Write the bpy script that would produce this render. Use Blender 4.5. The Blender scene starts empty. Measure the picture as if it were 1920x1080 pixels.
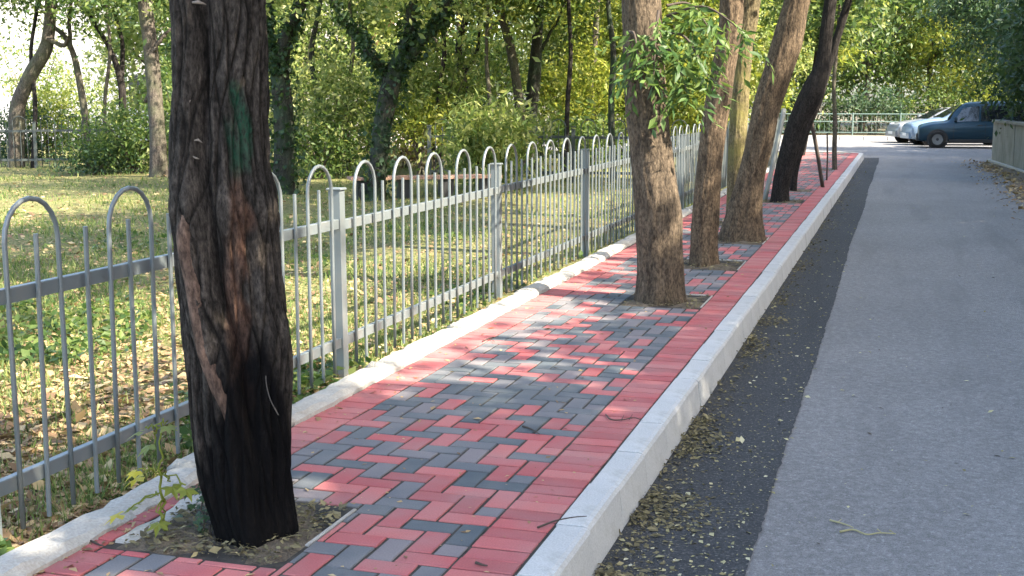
import bpy, math, random
import numpy as np
from math import radians as R

# ------------------------------------------------------------------ camera, sky, sun, exposure
scene = bpy.context.scene
C = scene.collection
CAM_H, PITCH, YAW, FPX = 1.5, 8.471, 17.08, 2350.0      # path runs along +Y, path surface at z = 0
cd = bpy.data.cameras.new('camera'); cam = bpy.data.objects.new('camera', cd); C.objects.link(cam)
cam.location = (0, 0, CAM_H); cam.rotation_euler = (R(90 - PITCH), 0, R(YAW))
cd.sensor_width = 36; cd.lens = 36 * FPX / 1920; cd.clip_start = 0.05; cd.clip_end = 1000
scene.camera = cam

SUN_DIR = np.array([-0.97, 0.22, 0]); SUN_DIR /= np.linalg.norm(SUN_DIR)     # the way the light travels, on plan
SUN_EL = R(42)
world = bpy.data.worlds.new('World'); scene.world = world; world.use_nodes = True
wn = world.node_tree.nodes; wl = world.node_tree.links
sky = wn.new('ShaderNodeTexSky'); sky.sky_type = 'NISHITA'; sky.sun_disc = False
sky.sun_elevation = SUN_EL; sky.sun_rotation = math.atan2(-SUN_DIR[0], -SUN_DIR[1])
sky.air_density = 1.0; sky.dust_density = 2.5; sky.ozone_density = 1.0
bg = wn['Background']; bg.inputs['Strength'].default_value = 0.15
wl.new(sky.outputs['Color'], bg.inputs['Color'])
sd = bpy.data.lights.new('sun', 'SUN'); sd.energy = 4.1; sd.angle = R(0.6); sd.color = (1.0, 0.90, 0.74)
sun = bpy.data.objects.new('sun', sd); C.objects.link(sun); sun.location = (20, -10, 20)
from mathutils import Vector
sun.rotation_euler = Vector((SUN_DIR[0] * math.cos(SUN_EL), SUN_DIR[1] * math.cos(SUN_EL), -math.sin(SUN_EL))).to_track_quat('-Z', 'Y').to_euler()
scene.view_settings.view_transform = 'Standard'; scene.view_settings.look = 'None'
scene.view_settings.gamma = 1; scene.view_settings.use_curve_mapping = False
scene.view_settings.exposure = 2.5
scene.cycles.use_denoising = True
scene.cycles.max_bounces = 8; scene.cycles.transparent_max_bounces = 8

# ------------------------------------------------------------------ measuring helpers (photo pixel -> world point)
_p, _y = R(PITCH), R(YAW)
FW = np.array([-math.sin(_y) * math.cos(_p), math.cos(_y) * math.cos(_p), -math.sin(_p)])
RT = np.array([math.cos(_y), math.sin(_y), 0]); UP = np.cross(RT, FW)
def at(u, v, Y):
    d = FW * FPX + RT * (u - 960) + UP * (540 - v)
    return np.array([0, 0, CAM_H]) + d * (Y / d[1])
def gnd(u, v, z=0.0):
    d = FW * FPX + RT * (u - 960) + UP * (540 - v)
    return np.array([0, 0, CAM_H]) + d * ((z - CAM_H) / d[2])
def mpp(Y, u):            # metres per photo pixel at depth plane Y near column u
    return np.linalg.norm(at(u + 1, 540, Y) - at(u, 540, Y)) * math.cos(math.atan2(u - 960, FPX) - 0) if False else (at(u, 540, Y) - np.array([0, 0, CAM_H])) @ FW / FPX

# ------------------------------------------------------------------ object helpers
def thing(name, label, cat, loc=(0, 0, 0), rz=0.0, group=None, kind=None):
    o = bpy.data.objects.new(name, None); C.objects.link(o); o.empty_display_size = 0.1
    o.location = loc; o.rotation_euler = (0, 0, rz); tag(o, label, cat, group, kind)
    return o
def tag(o, label=None, cat=None, group=None, kind=None):
    if label: o['label'] = label
    if cat: o['category'] = cat
    if group: o['group'] = group
    if kind: o['kind'] = kind
    return o
def mesh_np(name, V, F, mat, smooth=False):
    V = np.asarray(V, np.float32); F = np.asarray(F, np.int32); k = F.shape[1]
    me = bpy.data.meshes.new(name)
    me.vertices.add(len(V)); me.vertices.foreach_set('co', V.ravel())
    me.loops.add(F.size); me.loops.foreach_set('vertex_index', F.ravel())
    me.polygons.add(len(F)); me.polygons.foreach_set('loop_start', np.arange(len(F), dtype=np.int32) * k)
    if smooth: me.polygons.foreach_set('use_smooth', np.ones(len(F), bool))
    me.update(calc_edges=True); me.validate()
    if mat: me.materials.append(mat)
    return me
def mesh_pd(name, V, F, mat, smooth=False):
    me = bpy.data.meshes.new(name); me.from_pydata([tuple(v) for v in V], [], F); me.update()
    if smooth: me.polygons.foreach_set('use_smooth', [True] * len(me.polygons))
    if mat: me.materials.append(mat)
    return me
def obj(name, me, parent=None, loc=(0, 0, 0), rot=(0, 0, 0)):
    o = bpy.data.objects.new(name, me); C.objects.link(o); o.location = loc; o.rotation_euler = rot
    if parent: o.parent = parent
    return o
class MB:
    """collects polygons for one mesh"""
    def __init__(s): s.V = []; s.F = []
    def add(s, V, F):
        n = len(s.V); s.V += [tuple(map(float, v)) for v in V]; s.F += [tuple(i + n for i in f) for f in F]; return s
    def box(s, a, b, bev=0.0):
        x0, y0, z0 = a; x1, y1, z1 = b
        if bev <= 0:
            return s.add([(x0,y0,z0),(x1,y0,z0),(x1,y1,z0),(x0,y1,z0),(x0,y0,z1),(x1,y0,z1),(x1,y1,z1),(x0,y1,z1)],
                  [(0,3,2,1),(4,5,6,7),(0,1,5,4),(1,2,6,5),(2,3,7,6),(3,0,4,7)])
        e = bev
        return s.add([(x0,y0,z0),(x1,y0,z0),(x1,y1,z0),(x0,y1,z0),(x0,y0,z1-e),(x1,y0,z1-e),(x1,y1,z1-e),(x0,y1,z1-e),
                      (x0+e,y0+e,z1),(x1-e,y0+e,z1),(x1-e,y1-e,z1),(x0+e,y1-e,z1)],
                  [(0,3,2,1),(8,9,10,11)] + [(i,(i+1)%4,4+(i+1)%4,4+i) for i in range(4)] + [(4+i,4+(i+1)%4,8+(i+1)%4,8+i) for i in range(4)])
    def tube(s, P, r, n=8, caps=True):
        P = np.asarray(P, float); r = np.broadcast_to(np.asarray(r, float), (len(P),))
        V, F = tube_np(P, r, n); s.add(V, [tuple(f) for f in F])
        if caps:
            b = len(s.V) - len(V)
            s.F.append(tuple(b + i for i in range(n))[::-1]); s.F.append(tuple(b + (len(P) - 1) * n + i for i in range(n)))
        return s
    def mesh(s, name, mat, smooth=False): return mesh_pd(name, s.V, s.F, mat, smooth)
def frames(P):
    T = np.gradient(P, axis=0); T /= np.linalg.norm(T, axis=1)[:, None] + 1e-12
    N = np.zeros_like(T); ref = np.array([1.0, 0, 0]) if abs(T[0][0]) < 0.9 else np.array([0, 1.0, 0])
    n = ref
    for i, t in enumerate(T):
        n = n - t * (n @ t); n /= np.linalg.norm(n); N[i] = n
    return T, N, np.cross(T, N)
def tube_np(P, r, n=8, ang=None):
    T, N, B = frames(P); th = np.arange(n) * 2 * np.pi / n
    r2 = r if np.ndim(r) == 2 else np.repeat(np.asarray(r)[:, None], n, 1)
    V = P[:, None, :] + r2[..., None] * (np.cos(th)[None, :, None] * N[:, None, :] + np.sin(th)[None, :, None] * B[:, None, :])
    m = len(P); i = np.arange(m - 1)[:, None] * n; j = np.arange(n)[None, :]; j2 = (j + 1) % n
    F = np.stack([i + j, i + j2, i + n + j2, i + n + j], -1).reshape(-1, 4)
    return V.reshape(-1, 3), F
def spline(P, m):
    """Catmull-Rom through rows of P (any number of columns), m samples"""
    P = np.asarray(P, float); Q = np.vstack([2 * P[0] - P[1], P, 2 * P[-1] - P[-2]])
    s = np.linspace(0, len(P) - 1 - 1e-9, m); k = s.astype(int); t = (s - k)[:, None]
    a, b, c, d = Q[k], Q[k + 1], Q[k + 2], Q[k + 3]
    return 0.5 * (2 * b + (c - a) * t + (2 * a - 5 * b + 4 * c - d) * t ** 2 + (3 * b - a - 3 * c + d) * t ** 3)
def sines(rng, th, z, ks, zf):
    """periodic ridge noise over angle th and height z"""
    out = np.zeros(np.broadcast(th, z).shape)
    for k in ks:
        for _ in range(2):
            out += np.sin(k * th + rng.uniform(0, 6.28) + rng.uniform(-zf, zf) * z + 0.8 * np.sin(rng.uniform(1, 4) * z + rng.uniform(0, 6.28))) * rng.uniform(.4, 1)
    return out / (len(ks) * 1.2)

# ------------------------------------------------------------------ materials
def mat(name):
    m = bpy.data.materials.new(name); m.use_nodes = True; n = m.node_tree.nodes; l = m.node_tree.links
    return m, n, l, n['Principled BSDF']
def nz(n, l, scale, detail=4, co=None, rough=.55, vec_scale=None, kind='Object'):
    tc = n.new('ShaderNodeTexCoord'); src = tc.outputs[kind]
    if vec_scale is not None:
        mp = n.new('ShaderNodeMapping'); mp.inputs['Scale'].default_value = vec_scale; l.new(src, mp.inputs['Vector']); src = mp.outputs[0]
    t = n.new('ShaderNodeTexNoise'); t.inputs['Scale'].default_value = scale; t.inputs['Detail'].default_value = detail
    t.inputs['Roughness'].default_value = rough; l.new(src, t.inputs['Vector'])
    return t.outputs['Fac']
def ramp(n, l, fac, stops):
    r = n.new('ShaderNodeValToRGB'); e = r.color_ramp.elements
    while len(e) < len(stops): e.new(0.5)
    for k, (p, c) in enumerate(stops):
        e[k].position = p; e[k].color = (c, c, c, 1) if np.isscalar(c) else (*c, 1)
    l.new(fac, r.inputs['Fac']); return r.outputs['Color']
def mixc(n, l, fac, a, b, mode='MIX'):
    m = n.new('ShaderNodeMix'); m.data_type = 'RGBA'; m.blend_type = mode
    for k, v in ((0, fac), (6, a), (7, b)):
        if hasattr(v, 'links') or isinstance(v, bpy.types.NodeSocket): l.new(v, m.inputs[k])
        elif k == 0: m.inputs[0].default_value = v
        else: m.inputs[k].default_value = (*v, 1)
    return m.outputs[2]
def math_(n, l, op, a, b=None):
    m = n.new('ShaderNodeMath'); m.operation = op
    for k, v in ((0, a), (1, b)):
        if v is None: continue
        if isinstance(v, bpy.types.NodeSocket): l.new(v, m.inputs[k])
        else: m.inputs[k].default_value = v
    return m.outputs[0]
def bump(n, l, b, h, strength=.4, dist=.01):
    k = n.new('ShaderNodeBump'); k.inputs['Strength'].default_value = strength; k.inputs['Distance'].default_value = dist
    l.new(h, k.inputs['Height']); l.new(k.outputs[0], b.inputs['Normal'])
def rnd(n, l):
    """one random number per object and per island"""
    oi = n.new('ShaderNodeObjectInfo'); g = n.new('ShaderNodeNewGeometry')
    return math_(n, l, 'FRACT', math_(n, l, 'ADD', oi.outputs['Random'], g.outputs['Random Per Island']))

def m_brick(name, stops):
    m, n, l, b = mat(name)
    c = ramp(n, l, rnd(n, l), stops)
    w = nz(n, l, 9, 5, kind='Object'); f = nz(n, l, 160, 3)
    tc = n.new('ShaderNodeNewGeometry'); t = n.new('ShaderNodeTexNoise'); t.inputs['Scale'].default_value = 3.5; t.inputs['Detail'].default_value = 6; l.new(tc.outputs['Position'], t.inputs['Vector'])
    c = mixc(n, l, ramp(n, l, t.outputs['Fac'], [(.38, .03), (.72, .36)]), c, (.30, .275, .26))      # dusty wear
    c = mixc(n, l, ramp(n, l, f, [(.3, .5), (.7, 0.0)]), c, mixc(n, l, .55, c, (.03, .03, .03)))
    l.new(c, b.inputs['Base Color']); b.inputs['Roughness'].default_value = .78; b.inputs['Specular IOR Level'].default_value = .3
    bump(n, l, b, f, .35, .004)
    return m
M = {}
M['red'] = m_brick('red_concrete_brick', [(0, (.36, .088, .088)), (.3, (.44, .100, .102)), (.7, (.50, .120, .118)), (1, (.52, .17, .155))])
M['grey'] = m_brick('grey_concrete_brick', [(0, (.065, .085, .10)), (.4, (.105, .122, .136)), (.75, (.150, .148, .16)), (1, (.215, .18, .185))])

def m_rough(name, c1, c2, scale=8, fine=120, bs=.4, rough=.9, stain=None, dist=.006, kind='Object', vs=None):
    m, n, l, b = mat(name)
    a = nz(n, l, scale, 6, kind=kind, vec_scale=vs); f = nz(n, l, fine, 4, kind=kind)
    c = mixc(n, l, ramp(n, l, a, [(.32, 0.0), (.68, 1.0)]), c1, c2)
    c = mixc(n, l, ramp(n, l, f, [(.35, .35), (.62, 0.0)]), c, tuple(x * .45 for x in c1))
    if stain:
        s = nz(n, l, stain[0], 7, kind=kind, rough=.7, vec_scale=stain[2] if len(stain) > 2 else None); c = mixc(n, l, ramp(n, l, s, [(.5, 0.0), (.72, .75)]), c, stain[1])
    l.new(c, b.inputs['Base Color']); b.inputs['Roughness'].default_value = rough; b.inputs['Specular IOR Level'].default_value = .25
    bump(n, l, b, f, bs, dist); return m
M['kerb'] = m_rough('kerb_concrete', (.45, .45, .44), (.53, .53, .515), 3, 150, .25, stain=(5.0, (.30, .29, .26)))
M['edge'] = m_rough('edging_concrete', (.38, .37, .34), (.50, .48, .44), 5, 90, .5, stain=(3.5, (.28, .26, .22)), dist=.012)
M['mortar'] = m_rough('mortar', (.42, .40, .36), (.55, .52, .46), 12, 80, .8, dist=.02)
M['sand'] = m_rough('joint_sand', (.035, .032, .028), (.075, .068, .058), 20, 200, .5)
M['soil'] = m_rough('pit_soil', (.12, .095, .07), (.26, .21, .15), 14, 120, .9, dist=.03)
M['ground'] = m_rough('bare_ground', (.10, .09, .06), (.17, .14, .09), 1.2, 40, .8, dist=.03)

def m_asphalt(name, lo, hi, speck, rough=.85):
    m, n, l, b = mat(name)
    big = nz(n, l, .55, 6, kind='Object', rough=.65); f = nz(n, l, 240, 3); f2 = nz(n, l, 75, 4)
    c = mixc(n, l, ramp(n, l, big, [(.3, 0.0), (.7, 1.0)]), lo, hi)
    v = n.new('ShaderNodeTexVoronoi'); v.inputs['Scale'].default_value = 95; tc = n.new('ShaderNodeTexCoord'); l.new(tc.outputs['Object'], v.inputs['Vector'])
    c = mixc(n, l, ramp(n, l, f, [(.36, .65), (.58, 0.0)]), c, tuple(x * .35 for x in lo))
    c = mixc(n, l, ramp(n, l, f2, [(.56, 0.0), (.72, .7)]), c, speck)
    md = nz(n, l, 26, 6, rough=.75)
    c = mixc(n, l, ramp(n, l, md, [(.36, .38), (.52, 0.0)]), c, tuple(x * .45 for x in lo))
    c = mixc(n, l, ramp(n, l, md, [(.52, 0.0), (.68, .28)]), c, tuple(min(1, x * 1.55) for x in hi))
    st = nz(n, l, 1.7, 5, kind='Object', rough=.6, vec_scale=(1.6, .16, 1))
    c = mixc(n, l, ramp(n, l, st, [(.52, 0.0), (.72, .5)]), c, tuple(x * .6 for x in lo))
    l.new(c, b.inputs['Base Color']); b.inputs['Roughness'].default_value = rough; b.inputs['Specular IOR Level'].default_value = .3
    bump(n, l, b, v.outputs['Distance'], .5, .008); return m
M['road'] = m_asphalt('worn_asphalt', (.185, .18, .177), (.245, .238, .232), (.34, .34, .34))
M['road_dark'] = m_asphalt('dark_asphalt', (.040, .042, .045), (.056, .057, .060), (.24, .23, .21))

def m_metal(name, c, rough=.45, metallic=.35, wear=(.22, .20, .17)):
    m, n, l, b = mat(name)
    a = nz(n, l, 7, 6, rough=.7); k = mixc(n, l, ramp(n, l, a, [(.5, 0.0), (.78, .6)]), c, wear)
    l.new(k, b.inputs['Base Color']); b.inputs['Roughness'].default_value = rough; b.inputs['Metallic'].default_value = metallic
    bump(n, l, b, nz(n, l, 60, 3), .08, .003); return m
M['fence'] = m_metal('grey_fence_paint', (.155, .178, .183), .42, .25)
M['fence_dark'] = m_metal('shaded_fence_paint', (.045, .055, .052), .6, .0, (.06, .05, .04))  # darker copy of the fence paint, in place of shade on the far fences
M['rail'] = m_metal('green_grey_rail_paint', (.13, .19, .165), .5, .1)

def m_bark(name, dark, light, moss=None, moss_amt=.5, vscale=7.0):
    m, n, l, b = mat(name)
    a = nz(n, l, vscale, 8, rough=.7, vec_scale=(3.0, 3.0, .75)); f = nz(n, l, 45, 6, vec_scale=(1.4, 1.4, .7), rough=.65)
    c = mixc(n, l, ramp(n, l, a, [(.33, 0.0), (.68, 1.0)]), dark, light)
    c = mixc(n, l, ramp(n, l, f, [(.38, .7), (.6, 0.0)]), c, tuple(x * .3 for x in dark))
    if moss:
        s = nz(n, l, 2.6, 5); c = mixc(n, l, ramp(n, l, s, [(.45, 0.0), (.65, moss_amt)]), c, moss)
    l.new(c, b.inputs['Base Color']); b.inputs['Roughness'].default_value = .92; b.inputs['Specular IOR Level'].default_value = .15
    h = math_(n, l, 'ADD', a, math_(n, l, 'MULTIPLY', f, .5)); bump(n, l, b, h, .8, .03); return m
M['bark'] = m_bark('brown_bark', (.052, .041, .031), (.215, .163, .112))
M['bark_warm'] = m_bark('warm_bark', (.058, .043, .031), (.25, .18, .115))
M['bark_moss'] = m_bark('mossy_bark', (.08, .065, .04), (.26, .21, .12), (.22, .20, .06), .7)
M['bark_black'] = m_bark('blackish_bark', (.018, .016, .015), (.055, .047, .042))
M['bark_grey'] = m_bark('grey_bark', (.06, .05, .042), (.19, .16, .13), (.10, .12, .06), .4)
M['bark_ivy'] = m_bark('dark_trunk_bark', (.03, .032, .026), (.085, .082, .065), (.04, .075, .04), .7)

def m_leaf(name, stops, trans=.42, rough=.5):
    m, n, l, b = mat(name)
    g = n.new('ShaderNodeNewGeometry'); t = n.new('ShaderNodeTexNoise'); t.inputs['Scale'].default_value = .9; t.inputs['Detail'].default_value = 3; l.new(g.outputs['Position'], t.inputs['Vector'])
    f = math_(n, l, 'ADD', math_(n, l, 'MULTIPLY', g.outputs['Random Per Island'], .6), math_(n, l, 'MULTIPLY', t.outputs['Fac'], .45))
    c = ramp(n, l, f, stops)
    l.new(c, b.inputs['Base Color']); b.inputs['Roughness'].default_value = rough; b.inputs['Specular IOR Level'].default_value = .35
    tr = n.new('ShaderNodeBsdfTranslucent'); hs = mixc(n, l, 1.0, c, (1.0, 1.0, .45), 'MULTIPLY'); 
    gm = n.new('ShaderNodeGamma'); gm.inputs[1].default_value = .78; l.new(hs, gm.inputs[0]); l.new(gm.outputs[0], tr.inputs['Color'])
    mx = n.new('ShaderNodeMixShader'); mx.inputs[0].default_value = trans
    l.new(b.outputs[0], mx.inputs[1]); l.new(tr.outputs[0], mx.inputs[2]); l.new(mx.outputs[0], n['Material Output'].inputs['Surface'])
    return m
M['leaf_autumn'] = m_leaf('yellowing_leaf', [(.2, (.30, .30, .03)), (.6, (.50, .44, .05)), (.9, (.62, .52, .10))], .4)
M['leaf'] = m_leaf('green_leaf', [(.15, (.022, .050, .016)), (.45, (.055, .105, .026)), (.72, (.13, .18, .045)), (.95, (.34, .34, .13))], .46)
M['leaf_light'] = m_leaf('light_green_leaf', [(.15, (.05, .10, .028)), (.45, (.15, .21, .055)), (.75, (.33, .35, .13)), (.95, (.55, .53, .30))], .48)
M['leaf_yellow'] = m_leaf('yellow_green_leaf', [(.15, (.06, .11, .018)), (.45, (.17, .22, .035)), (.8, (.36, .36, .07)), (.97, (.52, .48, .17))], .5)
M['leaf_dark'] = m_leaf('dark_green_leaf', [(.2, (.015, .040, .018)), (.5, (.028, .062, .024)), (.85, (.055, .095, .03))], .28)
M['leaf_blue'] = m_leaf('blue_green_leaf', [(.2, (.03, .07, .045)), (.5, (.055, .105, .06)), (.85, (.11, .16, .08))], .35)
M['grass'] = m_leaf('grass_blade', [(.15, (.05, .10, .028)), (.45, (.11, .165, .045)), (.75, (.22, .245, .08)), (.95, (.40, .36, .16))], .35, .6)
M['litter'] = m_leaf('dry_leaf', [(.15, (.10, .06, .035)), (.4, (.24, .15, .08)), (.65, (.40, .28, .14)), (.9, (.52, .42, .24))], .15, .75)
M['litter_gutter'] = m_leaf('olive_dry_leaf', [(.12, (.045, .035, .02)), (.4, (.11, .095, .05)), (.7, (.20, .17, .09)), (.88, (.33, .28, .14)), (.97, (.62, .58, .44))], .1, .8)
M['litter_pale'] = m_leaf('pale_dry_leaf', [(.15, (.12, .10, .05)), (.4, (.28, .25, .12)), (.7, (.46, .42, .24)), (.95, (.66, .62, .48))], .15, .75)

def m_plain(name, c, rough=.6, metallic=0.0, spec=.5, coat=0.0, noise=.12):
    m, n, l, b = mat(name)
    k = mixc(n, l, math_(n, l, 'MULTIPLY', nz(n, l, 25, 4), noise * 2), c, tuple(x * .5 for x in c)); l.new(k, b.inputs['Base Color'])
    b.inputs['Roughness'].default_value = rough; b.inputs['Metallic'].default_value = metallic; b.inputs['Specular IOR Level'].default_value = spec
    b.inputs['Coat Weight'].default_value = coat; b.inputs['Coat Roughness'].default_value = .08; return m
M['twig'] = m_plain('twig_wood', (.06, .045, .035), .9)
M['rubber'] = m_plain('tyre_rubber', (.015, .015, .016), .85)
M['alloy'] = m_plain('wheel_metal', (.20, .205, .21), .4, .6)
M['glass_car'] = m_plain('car_glass', (.012, .016, .02), .06, 0, .8)
M['plastic'] = m_plain('black_plastic', (.022, .022, .024), .6)
M['lamp'] = m_plain('headlamp_glass', (.55, .58, .62), .12, .2, .8)
M['lamp_red'] = m_plain('tail_lamp', (.30, .02, .02), .15)
M['plate'] = m_plain('number_plate', (.7, .7, .68), .4)

# ------------------------------------------------------------------ leaves, trunks, trees
def leaf_mesh(name, P, rng, size, m, aspect=.42, flat=0.0, droop=0.0, axis=None, up=None):
    """one folded four-point leaf at each row of P"""
    n = len(P); L = size * (rng.uniform(.6, 1.35, (n, 1)) if flat < .5 else np.clip(rng.lognormal(-.1, .5, (n, 1)), .3, 2.6))
    a = rng.normal(size=(n, 3)) if axis is None else axis + rng.normal(size=(n, 3)) * .35
    a[:, 2] = a[:, 2] * (1 - flat) - droop; a /= np.linalg.norm(a, axis=1)[:, None]
    u = rng.normal(size=(n, 3)); u[:, 2] += 1.0 + 2.5 * flat
    b = np.cross(u, a); b /= np.linalg.norm(b, axis=1)[:, None] + 1e-9; nn = np.cross(a, b)
    w = L * aspect * rng.uniform(.8, 1.2, (n, 1))
    mid = P + a * L * .45 - nn * w * .25
    V = np.stack([P, mid + b * w * .5 + nn * w * .28, P + a * L - nn * L * .10, mid - b * w * .5 + nn * w * .28], 1).reshape(-1, 3)
    i = np.arange(n)[:, None] * 4
    F = np.concatenate([i + np.array([0, 1, 2]), i + np.array([0, 2, 3])], 1).reshape(-1, 3)
    return mesh_np(name, V, F, m)
def cloud(rng, n, c, r, clumps, sig, hollow=.35):
    """leaf positions gathered in clumps inside an ellipsoid"""
    d = rng.normal(size=(clumps, 3)); d /= np.linalg.norm(d, axis=1)[:, None]
    q = d * (hollow + (1 - hollow) * rng.uniform(0, 1, (clumps, 1)) ** .6)
    k = rng.integers(0, clumps, n)
    s = sig * rng.uniform(.5, 1.4, (clumps, 1))
    return np.asarray(c) + (q * np.asarray(r))[k] + rng.normal(size=(n, 3)) * s[k] * np.array([1, 1, .75])
def trunk_mesh(name, path, m, rng, segs=20, rings=60, ridge=.05, flare=.0, ks=(2, 3, 5, 9), lump=.06):
    """path rows: x y z r, relative to the tree's base"""
    S = spline(path, rings); P, r = S[:, :3], np.maximum(S[:, 3], .004)
    z = P[:, 2][:, None]; th = (np.arange(segs) * 2 * np.pi / segs)[None, :]
    rr = r[:, None] * (1 + ridge * sines(rng, th, z, ks, 1.2) + lump * sines(rng, th, z * 3, (1, 2), 2.0))
    if segs > 30:
        w1, w2 = rng.uniform(0, 6, 2); fs = np.minimum(np.abs(np.sin(7 * th + 4.1 * z + w1 + .7 * np.sin(3 * th + 5 * z))), np.abs(np.sin(8 * th - 4.7 * z + w2 + .7 * np.sin(2 * th - 6 * z))))
        rr = rr - r[:, None] * .060 * (1 - fs) ** 3
    if flare: rr = rr * (1 + flare * np.exp(-np.maximum(z - P[0, 2], 0) / .10) * (1 + .5 * sines(rng, th, z * 0, (3, 4, 5), 0)))
    V, F = tube_np(P, rr, segs)
    return mesh_np(name, V, F, m, True)
def branch_mesh(name, path, m, rng, segs=8, rings=16):
    S = spline(path, rings); V, F = tube_np(S[:, :3] + rng.normal(size=(rings, 3)) * .006, np.maximum(S[:, 3], .003), segs)
    return mesh_np(name, V, F, m, True)
def pix_trunk(sil, Y, base):
    """silhouette rows (v, left u, right u) -> path rows x y z r from the base up"""
    out = []
    for v, a, b in sorted(sil, reverse=True):
        p = at((a + b) / 2, v, Y) - base; out.append([p[0], p[1], p[2], (b - a) / 2 * mpp(Y, (a + b) / 2)])
    return out
def grow(tree, rng, top, n, length, r0, bm, rise=.7):
    """limbs from the top of a trunk; returns the limb tips"""
    tips = []
    for k in range(n):
        az = k * 6.283 / n + rng.uniform(-.4, .4); d = np.array([math.cos(az), math.sin(az), rise * rng.uniform(.6, 1.5)]); d /= np.linalg.norm(d)
        s = np.asarray(top) - np.array([0, 0, rng.uniform(0, .5)])
        pts = [[*(s + d * length * t + np.array([0, 0, .25 * length * t * t]) + rng.normal(size=3) * .06 * length * t), r0 * (1 - .75 * t)] for t in (0, .3, .65, 1)]
        obj('branch', branch_mesh('branch', pts, bm, rng), tree); tips.append(np.array(pts[-1][:3]))
    return tips

# ------------------------------------------------------------------ ground, road, path
def sheet(name, xs, ys, zf, m, label, cat, wob=None):
    X, Yy = np.meshgrid(xs, ys); Z = zf(X, Yy) if callable(zf) else np.full_like(X, zf)
    if wob is not None: X = X + wob(X, Yy)
    V = np.stack([X, Yy, Z], -1).reshape(-1, 3); nx, ny = len(xs), len(ys)
    i = (np.arange(ny - 1)[:, None] * nx + np.arange(nx - 1)[None, :]).ravel()
    F = np.stack([i, i + 1, i + nx + 1, i + nx], -1)
    return tag(obj(name, mesh_np(name, V, F, m, True)), label, cat, kind='structure')
sheet('ground', np.linspace(-400, 400, 9), np.linspace(-300, 500, 9), -.26, M['ground'], 'bare earth spreading out to the horizon', 'ground')
ROAD_Z = -.165
sheet('road', np.linspace(-60, 40, 60), np.linspace(-12, 57, 60), ROAD_Z, M['road'], 'worn pale grey asphalt road beside the kerb', 'road')
yy = np.linspace(-2, 39, 900)
rs = random.Random(4)
wv = np.cumsum(np.random.default_rng(5).normal(size=900) * .006); wv -= np.linspace(wv[0], wv[-1], 900); wv = wv * .25 + np.random.default_rng(6).normal(size=900) * .0025
def strip_wob(X, Y_): return np.where(X > -.6, np.interp(Y_, yy, wv) - .0035 * Y_, 0)
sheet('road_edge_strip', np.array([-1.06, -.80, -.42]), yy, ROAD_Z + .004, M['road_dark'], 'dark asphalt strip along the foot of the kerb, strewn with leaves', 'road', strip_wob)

def m_lawn():
    m, n, l, b = mat('patchy_lawn')
    a = nz(n, l, .55, 6, rough=.6); s = nz(n, l, 6, 6, rough=.7); f = nz(n, l, 38, 5)
    c = mixc(n, l, ramp(n, l, s, [(.35, 0.0), (.65, 1.0)]), (.07, .10, .03), (.17, .165, .07))
    c = mixc(n, l, ramp(n, l, a, [(.42, 0.0), (.62, .8)]), c, (.15, .19, .055))
    c = mixc(n, l, ramp(n, l, f, [(.45, 0.0), (.62, .7)]), c, (.33, .26, .14))
    c = mixc(n, l, ramp(n, l, f, [(.30, .7), (.45, 0.0)]), c, (.04, .035, .022))
    l.new(c, b.inputs['Base Color']); b.inputs['Roughness'].default_value = .95; b.inputs['Specular IOR Level'].default_value = .1
    bump(n, l, b, math_(n, l, 'ADD', s, f), .9, .05); return m
M['lawn'] = m_lawn()
def lawn_z(X, Y_): return -.02 + .02 * np.sin(X * .9 + Y_ * .35) + .015 * np.sin(Y_ * 1.3 - X * .4) - .05 * np.clip((-2.95 - X) / -.1, 0, 1) * 0
sheet('lawn', np.linspace(-62, -2.80, 150), np.linspace(-3, 38.5, 130), lawn_z, M['lawn'], 'patchy park lawn of grass and dry leaves behind the fence', 'lawn')
sheet('verge', np.array([2.15, 2.5, 2.9, 9]), np.linspace(-8, 37, 40), lambda X, Y_: ROAD_Z + .006 + .08 * np.clip(X - 2.15, 0, .75), M['soil'], 'earth verge along the right edge of the road', 'verge',
      lambda X, Y_: np.where(X < 2.3, .18 * np.sin(Y_ * .7) + .1 * np.sin(Y_ * 2.1), 0))
sheet('far_verge', np.linspace(-70, 60, 20), np.linspace(56.6, 120, 8), -.02, M['ground'], 'earth bank beyond the cross street', 'verge')

# path: bed with bricks
PATH_L, FL, FR, PATH_R, PATH_END = -2.65, -2.44, -1.34, -1.12, 38.4
pave = sheet('pavement', np.array([PATH_L - .03, PATH_R + .02]), np.array([2.2, PATH_END]), -.005, M['sand'], 'footpath of red and grey concrete bricks in herringbone between two red borders', 'pavement')
PITS = [(-2.50, -1.87, 3.50, 4.14), (-1.95, -1.34, 9.02, 9.72), (-1.95, -1.34, 11.2, 11.95), (-1.95, -1.34, 13.35, 14.15), (-2.2, -1.6, 15.3, 15.9), (-2.0, -1.34, 19.0, 19.65), (-2.0, -1.40, 21.5, 22.1), (-1.7, -1.1 - .3, 28.4, 29.0)]
def cut(x0, x1, y0, y1):
    out = [(x0, x1, y0, y1)]
    for a, b, c, d in PITS:
        a, b, c, d = (a - (.035 if c < 4 else 0), b, c, d); nxt = []
        for (p, q, r_, t_) in out:
            if p >= b or q <= a or r_ >= d or t_ <= c: nxt.append((p, q, r_, t_)); continue
            if p < a: nxt.append((p, a, r_, t_))
            if q > b: nxt.append((b, q, r_, t_))
            m0, m1 = max(p, a), min(q, b)
            if r_ < c: nxt.append((m0, m1, r_, c))
            if t_ > d: nxt.append((m0, m1, d, t_))
        out = nxt
    return [o for o in out if o[1] - o[0] > .022 and o[3] - o[2] > .022]
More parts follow.
